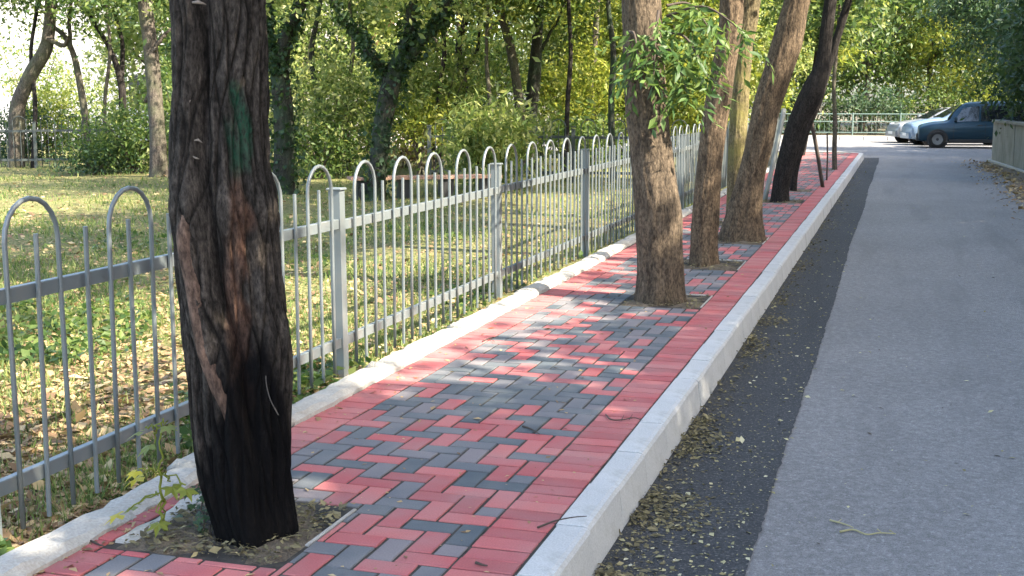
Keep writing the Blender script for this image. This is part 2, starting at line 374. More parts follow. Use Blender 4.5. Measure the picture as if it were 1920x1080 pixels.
def in_pit(x0, x1, y0, y1):
    return any(x0 < b - .02 and x1 > a + .02 and y0 < d - .02 and y1 > c + .02 for a, b, c, d in PITS)
rb = random.Random(11)
bricks = []                                    # x0 x1 y0 y1 red?
y = 2.3; k = 0
while y < PATH_END - .11:                      # borders: bricks laid across
    for a, b in ((FR, PATH_R), (PATH_L, FL)):
        for q in cut(a, b, y, y + .105): bricks.append((*q, True))
    y += .105
U, V_ = .1, .105
nx, ny = 11, int((PATH_END - 2.3) / V_)
def colour(cx_, cy_):
    if cy_ < 3.5 and -2.25 < cx_ < -1.82: return True
    return rb.random() < .38
for j in range(-2, ny):
    for i in range(-2, nx):
        q = (i - j) % 4
        if q == 0: c = (i, i + 2, j, j + 1)
        elif q == 3: c = (i, i + 1, j, j + 2)
        else: continue
        i0, i1, j0, j1 = max(c[0], 0), min(c[1], nx), max(c[2], 0), min(c[3], ny)
        if i1 <= i0 or j1 <= j0: continue
        x0, x1, y0, y1 = FL + i0 * U, FL + i1 * U, 2.3 + j0 * V_, 2.3 + j1 * V_
        red = colour((x0 + x1) / 2, (y0 + y1) / 2)
        for q_ in cut(x0, x1, y0, y1): bricks.append((*q_, red))
vis = []
for q in bricks:
    cx_, cy_ = (q[0] + q[1]) / 2, (q[2] + q[3]) / 2
    d = np.array([cx_, cy_, -CAM_H]); zc = d @ FW; u = 960 + FPX * (d @ RT) / zc; v = 540 - FPX * (d @ UP) / zc
    vis.append((-30 < u < 1950 and v < 1110, cy_, q))
near = sorted([t for t in vis if t[0]], key=lambda t: t[1])
single = near[:298]; rest = near[298:]
bm_cache = {}
def brick_mesh(w, d, red):
    key = (round(w, 3), round(d, 3), red)
    if key not in bm_cache:
        g = .0055; bm_cache[key] = MB().box((-w / 2 + g, -d / 2 + g, -.05), (w / 2 - g, d / 2 - g, 0), .003).mesh('brick', M['red' if red else 'grey'])
    return bm_cache[key]
for _, _, (x0, x1, y0, y1, red) in single:
    obj('brick', brick_mesh(x1 - x0, y1 - y0, red), pave, ((x0 + x1) / 2, (y0 + y1) / 2, rb.uniform(-.002, .0025)), (rb.gauss(0, .006), rb.gauss(0, .006), rb.gauss(0, .008)))
for red, nm in ((True, 'red_bricks'), (False, 'grey_bricks')):
    mb = MB()
    for _, _, (x0, x1, y0, y1, r_) in rest:
        if r_ != red: continue
        dz = rb.uniform(-.002, .0025); g = .0055
        mb.box((x0 + g, y0 + g, -.04 + dz), (x1 - g, y1 - g, dz), .003)
    tag(obj('brick', mb.mesh(nm, M['red' if red else 'grey']), pave), kind='stuff')

# road-side kerb of half-metre stones
kerb = thing('kerb', 'pale concrete kerb of squared stones between brick path and road', 'kerb', kind='structure')
def prism_y(prof, y0, y1, e=.004):
    """profile (x,z) list swept along y, with tiny end chamfers"""
    n = len(prof); cx_ = sum(p[0] for p in prof) / n; cz = sum(p[1] for p in prof) / n
    V = []; 
    for yv, s in ((y0, .975), (y0 + e, 1), (y1 - e, 1), (y1, .975)):
        V += [(cx_ + (p[0] - cx_) * s, yv, cz + (p[1] - cz) * s) for p in prof]
    F = [tuple(range(n))] + [tuple(range(3 * n, 4 * n))[::-1]]
    for k in range(3): F += [(k * n + i, (k + 1) * n + i, (k + 1) * n + (i + 1) % n, k * n + (i + 1) % n) for i in range(n)]
    return V, F
prof_k = [(-1.115, -.23), (-1.115, -.002), (-1.109, .006), (-1.018, .006), (-1.000, .002), (-.990, -.012), (-.962, -.23)]
V, F = prism_y([(p[0] + 1.05, p[1]) for p in prof_k], -.248, .248)
km = mesh_pd('kerb_stone', V, F, M['kerb'])
y = 2.4
while y < 38:
    obj('kerb_stone', km, kerb, (-1.05 + rs.gauss(0, .002), y, rs.gauss(0, .0025)), (rs.gauss(0, .002), rs.gauss(0, .002), rs.gauss(0, .0012))); y += .503
yj = y - .25                                   # kerb swings round the corner into the cross street
for k in range(5):
    a0 = k * R(18); rc = 1.3; ca = a0 + R(9)
    obj('kerb_stone', km, kerb, (-1.05 - rc + rc * math.cos(ca), yj + rc * math.sin(ca), 0), (0, 0, ca)).scale = (1, .86, 1)
for k in range(16):
    obj('kerb_stone', km, kerb, (-1.05 - 1.3 - .25 - k * .503, yj + 1.3, 0), (0, 0, R(90)))
sheet('corner_apron', np.linspace(-10, -1.3, 6), np.linspace(PATH_END, yj + 1.2, 4), -.008, M['sand'], 'plain paved corner at the end of the footpath', 'pavement')

# park-side edging, low and rough
edge = thing('edging_kerb', 'low rough concrete edging between brick path and fence', 'kerb', kind='structure')
rg = np.random.default_rng(8)
def edging_stone(L):
    n = 7; ysx = np.linspace(-L / 2, L / 2, 9); prof = [(-.088, -.12), (-.090, .010), (-.070, .030), (-.015, .040), (.050, .034), (.080, .014), (.086, -.05)]
    V = []
    for yv in ysx:
        j = rg.normal(size=(n, 2)) * .0028; end = abs(yv) > L / 2 - 1e-6
        V += [(p[0] * (.95 if end else 1) + d[0], yv, p[1] - (.008 if end else 0) + d[1]) for p, d in zip(prof, j)]
    F = [tuple(range(n)), tuple(range(8 * n, 9 * n))[::-1]]
    for k in range(8): F += [(k * n + i, (k + 1) * n + i, (k + 1) * n + (i + 1) % n, k * n + (i + 1) % n) for i in range(n)]
    return mesh_pd('edging_stone', V, F, M['edge'], False)
em = [edging_stone(.64), edging_stone(.80), edging_stone(.52)]; el = [.64, .80, .52]
y = 3.0; k = 0
while y < 38:
    q = int(rg.integers(0, 3)); L = el[q]
    off = .05 if y < 4.3 else 0
    obj('edging_stone', em[q], edge, (-2.735 + off + rg.normal() * .006, y + L / 2, rg.normal() * .004), (rg.normal() * .008, rg.normal() * .012, rg.normal() * .008))
    if rg.random() < .6:
        P = np.array([[-.07, 0, .01], [-.03, .01, .033], [.04, 0, .03], [.078, .005, .005]]); mb = MB().tube(P + rg.normal(size=P.shape) * .004, [.022, .03, .03, .024], 7)
        obj('mortar_joint', mb.mesh('mortar_joint', M['mortar'], True), edge, (-2.735 + off, y, -.008))
    y += L + .012

# tree pits: soil, edging
for k, (a, b, c, d) in enumerate(PITS):
    o = sheet('tree_pit', np.linspace(a - .01, b + .01, 9), np.linspace(c - .01, d + .01, 9), lambda X, Y_: -.010 + np.clip(np.minimum(np.minimum(X - a, b - X), np.minimum(Y_ - c, d - Y_)) / .08, 0, 1) * (.012 + .008 * np.sin(X * 37) * np.sin(Y_ * 31) + .010 * np.sin(X * 13 + Y_ * 9)), M['soil'],
              'unpaved square of soil in the brick path round a tree', 'soil')
    if k == 0:
        ys_ = np.linspace(c + .06, d, 9); pr = [(-.035, -.05), (-.03, .004), (.0, .010), (.045, .006), (.07, -.03)]
        V = [(a + p[0] + rg.normal() * .006, yv, p[1] + rg.normal() * .003) for yv in ys_ for p in pr]
        obj('cement_band', mesh_pd('cement_band', V, [(i * 5 + j, i * 5 + j + 1, i * 5 + j + 6, i * 5 + j + 5) for i in range(8) for j in range(4)] + [tuple(range(5)), tuple(range(40, 45))[::-1]], M['edge'], False), o)
    if k == 0: obj('pit_edging', MB().box((b - .014, c + .22, -.05), (b, d - .02, .003), .003).mesh('pit_edging', M['edge']), o)
    if 0 < k < 4:
        for (p0, p1) in (((b - .012, c + .10), (b + .0, d - .03)), ((a + .04, d - .02), (b - .04, d + .005))):
            mbx = MB().box((p0[0], p0[1], -.05), (p1[0], p1[1], .003 + .003 * rs.random()), .003)
            obj('pit_edging', mbx.mesh('pit_edging', M['edge']), o)

# ------------------------------------------------------------------ fences
def fence(name, label, A, B, panel, posts=None, group=None, slots=20, arch=True, fm='fence'):
    A = np.array(A, float); B = np.array(B, float); d = B - A; L = np.linalg.norm(d[:2]); rz = math.atan2(d[1], d[0])
    t = thing(name, label, 'fence', (A[0], A[1], 0), rz, group); npan = int(round(L / panel)); s = panel / slots
    post = MB().box((-.033, -.033, -.15), (.033, .033, 1.03), .003).box((-.042, -.042, 1.031), (.042, .042, 1.042), .004).mesh('post', M[fm])
    rail = MB().box((.034, -.014, -.026), (panel - .034, .018, .026), .003).mesh('rail', M[fm])
    pick = MB().tube([(0, 0, .012), (0, 0, 1.04)], .0092, 7).mesh('picket', M[fm], False)
    th = np.linspace(0, math.pi, 11)
    P = np.array([(-s, 0, .012), (-s, 0, .5)] + [(-s * math.cos(a), 0, 1.02 + .145 * math.sin(a)) for a in th] + [(s, 0, .5), (s, 0, .012)])
    am = MB().tube(P, .0095, 7).mesh('arched_picket', M[fm], True)
    for k in range(npan + 1): obj('post', post, t, (k * panel, 0, rs.gauss(0, .006)), (rs.gauss(0, .004), rs.gauss(0, .004), 0))
    for k in range(npan):
        for z in (.18, .835): obj('rail', rail, t, (k * panel, -.006, z + rs.gauss(0, .003)))
        for q in range(1, slots):
            x = k * panel + q * s; c = q % 4
            if arch and c == 2: obj('arched_picket', am, t, (x, -.03, 0), (rs.gauss(0, .006), rs.gauss(0, .006), 0)); obj('picket', pick, t, (x, -.03, 0), (rs.gauss(0, .004), rs.gauss(0, .004), 0))
            elif c == 0 or (not arch): obj('picket', pick, t, (x, -.03, 0), (rs.gauss(0, .004), rs.gauss(0, .005), 0))
    return t
fence('metal_fence', 'grey metal picket fence with arched tops along the brick path', (-2.92, 3.405), (-2.92, 3.405 + 2.855 * 10), 2.855)
fence('metal_fence', 'grey picket fence far across the lawn, behind the trees', (-27.2, 20.6), (-5.0, 30.6), 3.04, fm='fence_dark')
fence('metal_fence', 'short grey picket fence crossing behind the first fence near the young trees', (-8.6, 22.6), (-3.05, 23.0), 2.8, fm='fence_dark')

# ------------------------------------------------------------------ row trees on the path
def row_tree(name, label, sil, Y, bm, seed, crown_c, crown_r, nleaf, lm='leaf', segs=72, rings=260, flare=.18, extra=None, ridge=.045, top_z=4.2, lsize=.19, group='trees standing in the brick path'):
    rng = np.random.default_rng(seed)
    sil = sorted(sil); b = at((sil[-1][1] + sil[-1][2]) / 2, sil[-1][0], Y); base = np.array([b[0], Y, 0.0])
    path = pix_trunk(sil, Y, base); path[0][2] = -.05
    e, f_ = np.array(path[-1]), np.array(path[-2]); sl = (e[:3] - f_[:3]); sl /= sl[2]
    zt = e[2]
    for z in np.linspace(zt + .6, top_z, 3): path.append([*(e[:3] + sl * (z - zt) * .8), e[3] * (1 - .22 * (z - zt) / (top_z - zt))])
    t = thing(name, label, 'tree', base, group=group)
    obj('trunk', trunk_mesh('trunk', path, bm, rng, segs, rings, ridge, flare), t)
    top = np.array(path[-1][:3]); tips = grow(t, rng, top, 5, 1.5, path[-1][3] * .62, bm)
    cc = np.array([top[0], top[1], 0]) * .7 + np.asarray(crown_c)
    P = cloud(rng, int(nleaf * 3.0), cc, np.array(crown_r) * np.array([1.25, 1.2, 1.05]), 30, .42)
    obj('crown', leaf_mesh('crown', P, rng, lsize, M[lm]), t)
    return t, base, path, rng
T2S = [(10, 1168, 1240), (100, 1170, 1245), (200, 1173, 1250), (300, 1183, 1262), (400, 1192, 1278), (480, 1195, 1282), (550, 1193, 1284), (566, 1192, 1284)]
t2 = row_tree('roadside_tree', 'thick tree with sunlit bark patch and leafy sprays hanging over its trunk', T2S, 9.32, M['bark'], 21, (-.4, 0, 5.4), (2.3, 2.0, 1.5), 2600)
T3S = [(10, 1350, 1394), (60, 1347, 1390), (130, 1335, 1378), (200, 1321, 1368), (260, 1312, 1360), (330, 1305, 1352), (400, 1299, 1348), (470, 1294, 1346), (497, 1293, 1348)]
row_tree('roadside_tree', 'slim brown tree just behind the thickest one, leaning slightly towards the road', T3S, 11.55, M['bark_warm'], 22, (-.4, 0, 5.6), (2.0, 1.8, 1.5), 2000)
T4S = [(10, 1468, 1516), (60, 1452, 1508), (120, 1435, 1490), (200, 1413, 1463), (260, 1400, 1450), (330, 1383, 1432), (400, 1363, 1428), (440, 1352, 1432), (452, 1352, 1434)]
row_tree('roadside_tree', 'brown tree with broad foot leaning strongly over the road', T4S, 13.8, M['bark_warm'], 23, (-.2, 0, 5.6), (2.2, 2.0, 1.5), 2000)
T3B = [(10, 1388, 1424), (100, 1377, 1411), (200, 1370, 1403), (300, 1365, 1397), (400, 1362, 1394), (418, 1362, 1395)]
row_tree('roadside_tree', 'mossy yellowish trunk showing between two leaning brown trees', T3B, 15.6, M['bark_moss'], 24, (-.6, 0, 5.8), (2.0, 2.0, 1.5), 2000)
T5S = [(10, 1545, 1568), (60, 1538, 1562), (120, 1528, 1555), (170, 1503, 1545), (220, 1481, 1520), (280, 1463, 1500), (340, 1450, 1482), (380, 1446, 1478)]
row_tree('roadside_tree', 'black crooked trunk bending right above the brick path', T5S, 19.3, M['bark_black'], 25, (-.4, 0, 6.0), (2.2, 2.0, 1.6), 2200, top_z=4.8)
T6S = [(140, 1540, 1556), (190, 1524, 1541), (230, 1507, 1524), (270, 1496, 1511), (320, 1483, 1497), (357, 1481, 1493)]
row_tree('roadside_tree', 'thin dark leaning tree half hidden behind the crooked black trunk', T6S, 21.8, M['bark_black'], 26, (0, 0, 5.4), (1.6, 1.6, 1.3), 1400, top_z=4.4)
T7S = [(10, 1572, 1577), (90, 1566, 1572), (160, 1560, 1567), (230, 1562, 1570), (280, 1560, 1569), (318, 1561, 1570)]
row_tree('young_tree', 'slender upright young tree near the far end of the brick path', T7S, 28.8, M['bark_grey'], 27, (0, 0, 5.0), (1.5, 1.5, 1.3), 1500, top_z=4.6)
T8S = [(150, 1520, 1530), (230, 1508, 1520), (290, 1497, 1508)]
row_tree('young_tree', 'small dark tree at the path corner, farthest in the row', T8S, 36.0, M['bark_black'], 28, (0, 0, 4.6), (1.5, 1.5, 1.5), 1500, top_z=4.6)

# leafy sprays with long leaflets, hanging beside the second tree's trunk (part of that tree)
def sprays(parent, base, pts, seed, m, nleaf=7, L=.17):
    rng = np.random.default_rng(seed); Pq = []; Ax = []
    for (s, e) in pts:
        s, e = np.asarray(s) - base, np.asarray(e) - base
        mid = (s + e) / 2 + np.array([0, 0, .12]); S = spline(np.array([[*s, .012], [*mid, .009], [*e, .004]]), 14)
        V, F = tube_np(S[:, :3], S[:, 3], 6); obj('twig', mesh_np('twig', V, F, M['twig'], True), parent)
        for k in range(4, 14):
            for w in range(2):
                o = S[k, :3]; d = rng.normal(size=3); d[2] = -.15 - abs(d[2]) * .5; d /= np.linalg.norm(d)
                rl = rng.uniform(.18, .34)
                for q in range(nleaf):
                    tt = (q + 1) / nleaf; p = o + d * rl * tt + np.array([0, 0, -.10 * tt * tt])
                    side = np.cross(d, [0, 0, 1.0]) * (1 if q % 2 else -1); a = side * .8 + d * .6 + np.array([0, 0, -.35])
                    Pq.append(p); Ax.append(a / np.linalg.norm(a))
    return obj('leaf_spray', leaf_mesh('leaf_spray', np.array(Pq), rng, L * .55, m, aspect=.32, axis=np.array(Ax)), parent)
b2 = t2[1]
prs = []
for (u0, v0, u1, v1, dy0, dy1) in [(1245, 60, 1330, 150, -.1, -.25), (1235, 20, 1225, 150, -.2, -.35), (1250, 30, 1395, 60, 0, -.2), (1240, 90, 1290, 180, -.2, -.35), (1180, 60, 1200, 140, -.25, -.4), (1250, 10, 1340, 70, .1, .3), (1245, 120, 1350, 185, .0, .2), (1200, 20, 1180, 90, -.3, -.4)]:
    prs.append((at(u0, v0, 9.32 + dy0), at(u1, v1, 9.32 + dy1)))
M['leaf_spray'] = m_leaf('spray_leaf', [(.15, (.028, .070, .020)), (.5, (.055, .115, .030)), (.9, (.13, .19, .05))], .4)
sprays(t2[0], b2, prs[:6], 31, M['leaf_spray'])

# ---- the charred tree in front
def near_tree():
    rng = np.random.default_rng(77); Y = 3.78
    sil = [(-160, 318, 486), (-80, 322, 492), (10, 326, 495), (100, 330, 497), (200, 326, 498), (300, 322, 502), (385, 320, 518), (450, 328, 519), (560, 336, 530), (650, 346, 543), (740, 354, 547), (850, 367, 546), (930, 388, 549), (985, 408, 553), (1020, 425, 557)]
    b = at(491, 1020, Y); base = np.array([b[0], Y, 0]); path = pix_trunk(sil, Y, base); path[0][2] = -.06
    e = np.array(path[-1])
    for z, dx, r in ((2.6, -.03, .145), (3.3, -.05, .135), (4.2, -.05, .12)): path.append([e[0] + dx, e[1], z, r])
    t = thing('charred_tree', 'thick dark tree in front, blackened at the foot with a green paint smear', 'tree', base)
    rings, segs = 560, 320
    S = spline(path, rings); P, r = S[:, :3], S[:, 3]; z = P[:, 2][:, None]; th = (np.arange(segs) * 2 * np.pi / segs)[None, :]
    T, N, B = frames(P)
    dirs = np.cos(th)[..., None] * N[:, None, :] + np.sin(th)[..., None] * B[:, None, :]
    camd = -np.array([base[0], base[1], 0]); camd /= np.linalg.norm(camd); rt = np.array([-camd[1], camd[0], 0])   # rt: to the right as seen
    fx = dirs @ rt; fr = dirs @ camd
    phi = np.arctan2(fx, fr)                                   # 0 towards the camera, + to the right
    fine = sines(rng, th, z, (17, 23, 31), 3.0); mid = sines(rng, th, z, (5, 7, 11), 2.2); low = sines(rng, th, z * 2, (2, 3), 2)
    flake = np.sign(np.sin(z * 31 + 6 * np.sin(th * 3 + z * 4))) * .004
    rr = r[:, None] * (1 + .035 * low + .075 * mid + .040 * fine + flake)
    gw = np.interp(z[:, 0], [.25, .55, .9, 1.3, 1.9, 2.6], [.30, .12, -.22, -.38, -.40, -.42])[:, None]    # deep groove: fused second stem at its left
    gd = np.interp(z[:, 0], [.2, .5, .9, 1.3, 2.2, 3], [.06, .24, .40, .42, .36, .2])[:, None]
    rr *= 1 - gd * np.exp(-((phi - gw) / .15) ** 2) + .10 * np.exp(-((phi - gw + .45) / .28) ** 2)
    g2 = np.interp(z[:, 0], [.4, .9, 1.6, 2.4], [.62, .55, .5, .45])[:, None]
    rr *= 1 - .20 * np.exp(-((phi - g2) / .10) ** 2) * np.clip((z - .3) * 2, 0, 1) * np.clip((1.5 - z) * 3, 0, 1)
    rr *= 1 - .13 * np.exp(-((phi - .12) / .34) ** 2) * np.exp(-((z - .78) / .33) ** 2)       # bark gone: bare hollow
    fs = np.minimum(np.abs(np.sin(8 * th + 5.1 * z + 1 + .8 * np.sin(3 * th + 6 * z) + .5 * np.sin(17 * z))), np.abs(np.sin(9 * th - 6.3 * z + 2 + .8 * np.sin(2 * th - 7 * z) + .5 * np.sin(13 * z + 1))))
    crack = (1 - fs) ** 3; plate = np.sign(np.sin(z * 23 + 9 * np.sin(4 * th + 2 * z))) * .006
    rr = rr - r[:, None] * (.085 * crack + plate) * np.clip((z + .2) * 2, .3, 1)
    rr *= 1 + .30 * np.exp(-np.maximum(z, 0) / .07) * (.5 + .6 * sines(rng, th, z * 0, (3, 4, 5), 0)) * .5
    V, F = tube_np(P, rr, segs); me = mesh_np('trunk', V, F, None, True)
    # stains of the bark itself: char, green paint, bare wood; alpha: painted crack shade
    ph = phi.ravel(); zz = V[:, 2]; nzz = (sines(rng, th, z * 6, (4, 7, 13), 6) * .5).ravel()
    char = np.clip((.60 + .22 * np.sin(ph * 2 + 1) + nzz * .16 - zz) / .16, 0, 1)
    green = np.clip(1.0 - ((ph - .48) / .36) ** 2 - ((zz - 1.40) / .17) ** 2 + nzz * 1.3, 0, 1)
    w1 = np.clip(1.1 - ((ph - .10 - nzz * .25) / .30) ** 2 - ((zz - .74) / .36) ** 2 + nzz * .5, 0, 1)
    w2 = np.clip(1.1 - ((ph - .35 - nzz * .2) / .26) ** 2 - ((zz - 1.08) / .20) ** 2 + nzz * .6, 0, 1)
    col = np.stack([char, green, np.maximum(w1, w2), crack.ravel()], 1).astype(np.float32)
    at_ = me.attributes.new('stain', 'FLOAT_COLOR', 'POINT'); at_.data.foreach_set('color', col.ravel())
    m, n, l, bs = mat('charred_bark')
    a = nz(n, l, 9, 9, rough=.72, vec_scale=(3.0, 3.0, .8)); f = nz(n, l, 60, 7, vec_scale=(1.4, 1.4, .6), rough=.68)
    c = mixc(n, l, ramp(n, l, a, [(.34, 0.0), (.72, 1.0)]), (.020, .017, .015), (.165, .135, .112))
    c = mixc(n, l, ramp(n, l, f, [(.36, .8), (.6, 0.0)]), c, (.010, .009, .008))
    c = mixc(n, l, ramp(n, l, f, [(.62, 0.0), (.74, .55)]), c, (.20, .17, .15))
    A0 = n.new('ShaderNodeAttribute'); A0.attribute_name = 'stain'; c = mixc(n, l, math_(n, l, 'MULTIPLY', A0.outputs['Alpha'], .85), c, (.008, .007, .006))  # shade inside the cracks put into the colour
    A = n.new('ShaderNodeAttribute'); A.attribute_name = 'stain'; sp = n.new('ShaderNodeSeparateColor'); l.new(A.outputs['Color'], sp.inputs[0])
    wood = mixc(n, l, ramp(n, l, f, [(.35, 0.0), (.65, 1.0)]), (.05, .028, .020), (.20, .105, .070))
    c = mixc(n, l, math_(n, l, 'MULTIPLY', sp.outputs[2], ramp(n, l, a, [(.3, .25), (.6, 1.0)])), c, wood)
    c = mixc(n, l, math_(n, l, 'MULTIPLY', sp.outputs[1], ramp(n, l, f, [(.36, .1), (.62, .85)])), c, (.008, .085, .045))
    c = mixc(n, l, math_(n, l, 'MULTIPLY', sp.outputs[0], ramp(n, l, a, [(.30, 1.0), (.70, .90)])), c, (.0035, .0035, .004))
    l.new(c, bs.inputs['Base Color']); bs.inputs['Roughness'].default_value = .85; bs.inputs['Specular IOR Level'].default_value = .08
    bump(n, l, bs, math_(n, l, 'ADD', a, math_(n, l, 'MULTIPLY', f, .6)), .9, .025)
    me.materials.append(m); tr = obj('trunk', me, t); tag(tr, 'dark furrowed trunk, charred black at the foot')
    # smooth dead stem running down the trunk's face, with a broken top
    def stem_mesh(pts):
        S_ = spline(np.array(pts), 90); zz_ = S_[:, 2][:, None]; th_ = (np.arange(20) * 2 * np.pi / 20)[None, :]
        V_s, F_s = tube_np(S_[:, :3], S_[:, 3][:, None] * (1 + .10 * sines(rng, th_, zz_ * 5, (1, 2, 3), 3)), 20)
        return mesh_np('dead_stem', V_s, F_s, m_bark('bare_stem_wood', (.07, .045, .035), (.25, .16, .115), vscale=5), True)
    fr_pts = []
    for (u, v, rad, off) in [(356, 395, .020, .17), (352, 440, .024, .185), (366, 520, .022, .185), (378, 590, .021, .185), (392, 650, .022, .18), (412, 705, .021, .17), (432, 760, .016, .15), (438, 830, .010, .135)]:
        fr_pts.append([*(at(u, v, Y) - base + camd * (off + .030)), rad * 1.2])
    ob = obj('dead_stem', stem_mesh(fr_pts), t); tag(ob, 'smooth pinkish brown dead stem on the trunk')
    chip = m_plain('pale_torn_wood', (.20, .165, .135), .9)
    for (u, v, s) in [(360, 187, .016), (356, 266, .020), (372, 290, .010), (375, 262, .012), (378, 12, .018), (352, 392, .022)]:
        p = at(u, v, Y) - base + camd * .175; q = rng.normal(size=(9, 3)) * s * np.array([.6, .5, .5]); mb = MB()
        mb.tube(np.array([p - rt * s + q[0] * .3, p + q[1] * .4, p + rt * s * .8 + q[2] * .4 + np.array([0, 0, -.3 * s])]), [s * .2, s * .4, s * .1], 5)
        obj('torn_wood', mb.mesh('torn_wood', chip, True), t)
    pale = [[*(at(u, v, Y) - base + camd * o), .0020] for u, v, o in ((497, 685, .168), (499, 705, .167), (506, 730, .166), (520, 757, .160))]
    obj('dry_strand', mesh_np('dry_strand', *tube_np(spline(pale, 16)[:, :3], spline(pale, 16)[:, 3], 6), m_plain('dry_strand_fibre', (.075, .065, .055), .9), True), t)
    tips = grow(t, rng, np.array(path[-1][:3]), 6, 1.8, .085, M['bark_black'])
    P = cloud(rng, 9000, (-.3, .6, 5.6), (3.0, 3.0, 1.6), 36, .42); obj('crown', leaf_mesh('crown', P, rng, .19, M['leaf']), t)
    low = np.array([-.45, 3.42, 3.0]) - base  # out-of-view low branch added to shade the trunk
    obj('branch', branch_mesh('branch', [[*(np.array(path[-2][:3])), .06], [*(low * .6 + np.array([0, 0, 1.1])), .04], [*(low + np.array([0, 0, .3])), .012]], M['bark_black'], rng), t)
    P = cloud(rng, 2600, low, (.85, .75, .6), 30, .2, .1); obj('crown', leaf_mesh('crown', P, rng, .13, M['leaf'], droop=.4), t)
near_tree()

# ------------------------------------------------------------------ trees behind the fence
def park_tree(label, lines, Y, bm, seed, crown=None, name='park_tree', leaf='leaf', nleaf=4600, lsize=.13, ivy=False, group='trees in the park'):
    """lines: list of pixel polylines (u, v, width); the first is the trunk and starts at the ground"""
    rng = np.random.default_rng(seed); u, v, w = lines[0][0]; b = at(u, v, Y); base = np.array([b[0], Y, 0.0]); t = thing(name, label, 'tree', base, group=group)
    allp = []
    for k, ln in enumerate(lines):
        path = [[*(at(u, v, Y) - base + np.array([0, (rng.normal() * .1 if k else 0), 0])), max(w, 2) / 2 * mpp(Y, u)] for u, v, w in ln]
        if k == 0: path[0][2] = -.12
        e, f_ = np.array(path[-1]), np.array(path[-2]); d = (e[:3] - f_[:3]) / np.linalg.norm(e[:3] - f_[:3])
        ext = e[:3] + (d + np.array([0, 0, .5])) * 1.2
        if ln[-1][1] < 30: path += [[*ext, e[3] * .7], [*(ext + np.array([0, 0, 1.3])), e[3] * .45]]
        if k == 0: obj('trunk', trunk_mesh('trunk', path, bm, rng, 16, 60, .07, .15), t)
        else: obj('branch', branch_mesh('branch', path, bm, rng, 8, 30), t)
        S = spline(path, 40); allp.append(S)
    if ivy:
        q = np.vstack(allp); i = rng.integers(0, len(q), 3600); d = rng.normal(size=(3600, 3)); d /= np.linalg.norm(d, axis=1)[:, None]
        P = q[i, :3] + d * (q[i, 3:4] * rng.uniform(.9, 2.0, (3600, 1)) + .02); obj('ivy', leaf_mesh('ivy', P, rng, .085, M['leaf_dark'], aspect=.8, droop=.5), t)
    tops = [S[-1, :3] for S in allp]
    c = np.array([*np.mean(tops, axis=0)[:2], 1.5 + .0766 * Y + 1.3]) if crown is None else np.asarray(crown[0])
    r = (2.8, 2.6, 1.35) if crown is None else crown[1]
    obj('crown', leaf_mesh('crown', cloud(rng, int(nleaf * 1.6), c, r, 36, .44), rng, lsize, M[leaf]), t)
    return t
park_tree('curved leaning trunk at the far edge of the park, leftmost tree', [[(30, 322, 30), (32, 220, 28), (38, 185, 27), (60, 135, 26), (84, 95, 24), (92, 60, 22), (95, 5, 20)], [(90, 70, 10), (120, 85, 8), (140, 70, 5)]], 24.5, M['bark_grey'], 41, nleaf=2200)
park_tree('thin bent dark tree beside the curved leaning trunk', [[(168, 312, 15), (162, 240, 13), (154, 180, 13), (140, 110, 11), (122, 70, 9), (100, 50, 7)], [(130, 85, 8), (128, 40, 7), (130, 5, 6)]], 25.0, M['bark_grey'], 42, nleaf=1800)
park_tree('forked dark tree with two thin stems spreading in a narrow V', [[(232, 316, 16), (230, 220, 14), (226, 150, 13), (205, 90, 9), (175, 40, 8), (158, 5, 7)], [(226, 150, 10), (222, 80, 8), (214, 5, 7)]], 26.0, M['bark_black'], 43, leaf='leaf_light', nleaf=2200)
park_tree('straight grey trunk rising just left of the charred tree', [[(297, 332, 36), (296, 260, 30), (290, 180, 28), (282, 90, 27), (272, 5, 26)], [(292, 95, 9), (305, 65, 7), (330, 40, 5)], [(283, 170, 10), (268, 190, 8)]], 22.0, M['bark_grey'], 44)
park_tree('ivy-wrapped trunk just right of the charred tree', [[(530, 352, 44), (533, 280, 38), (530, 200, 36), (525, 120, 32), (540, 60, 24), (565, 5, 20)], [(528, 130, 14), (505, 60, 12), (500, 5, 9)]], 19.0, M['bark_ivy'], 45, ivy=True, leaf='leaf_light')
park_tree('dark ivy-covered tree forking into three limbs behind the fence', [[(702, 372, 40), (708, 320, 34), (716, 250, 34), (728, 180, 36), (742, 130, 30), (765, 70, 20), (772, 5, 18)], [(735, 145, 20), (775, 95, 20), (815, 45, 17), (835, 5, 15)], [(728, 150, 15), (705, 100, 13), (675, 65, 10), (640, 20, 8)]], 18.05, M['bark_ivy'], 46, ivy=True, leaf='leaf_light', nleaf=6500)
park_tree('thin grey trunk leaning left beyond the long-leaved shrub', [[(985, 300, 20), (975, 210, 18), (965, 130, 17), (950, 60, 16), (935, 5, 15)]], 25.5, M['bark_grey'], 47, leaf='leaf_light')
park_tree('dark upright trunk standing close beside the thin leaning grey one', [[(990, 300, 30), (996, 210, 24), (1003, 130, 24), (1008, 60, 18), (1012, 5, 16)], [(1004, 110, 8), (1030, 60, 6), (1050, 20, 4)]], 26.0, M['bark_ivy'], 48, leaf='leaf_yellow')
park_tree('gnarled thin trunk with tangled vines in the middle of the park', [[(878, 300, 16), (880, 210, 15), (868, 150, 14), (860, 90, 13), (872, 40, 12), (878, 5, 10)], [(868, 140, 8), (895, 90, 6), (900, 20, 5)]], 27.5, M['bark_black'], 49)
park_tree('slender trunk behind the thick fence corner, right of the dark upright one', [[(1105, 300, 14), (1108, 220, 13), (1112, 120, 12), (1120, 5, 10)]], 30.0, M['bark_grey'], 50, leaf='leaf_yellow')

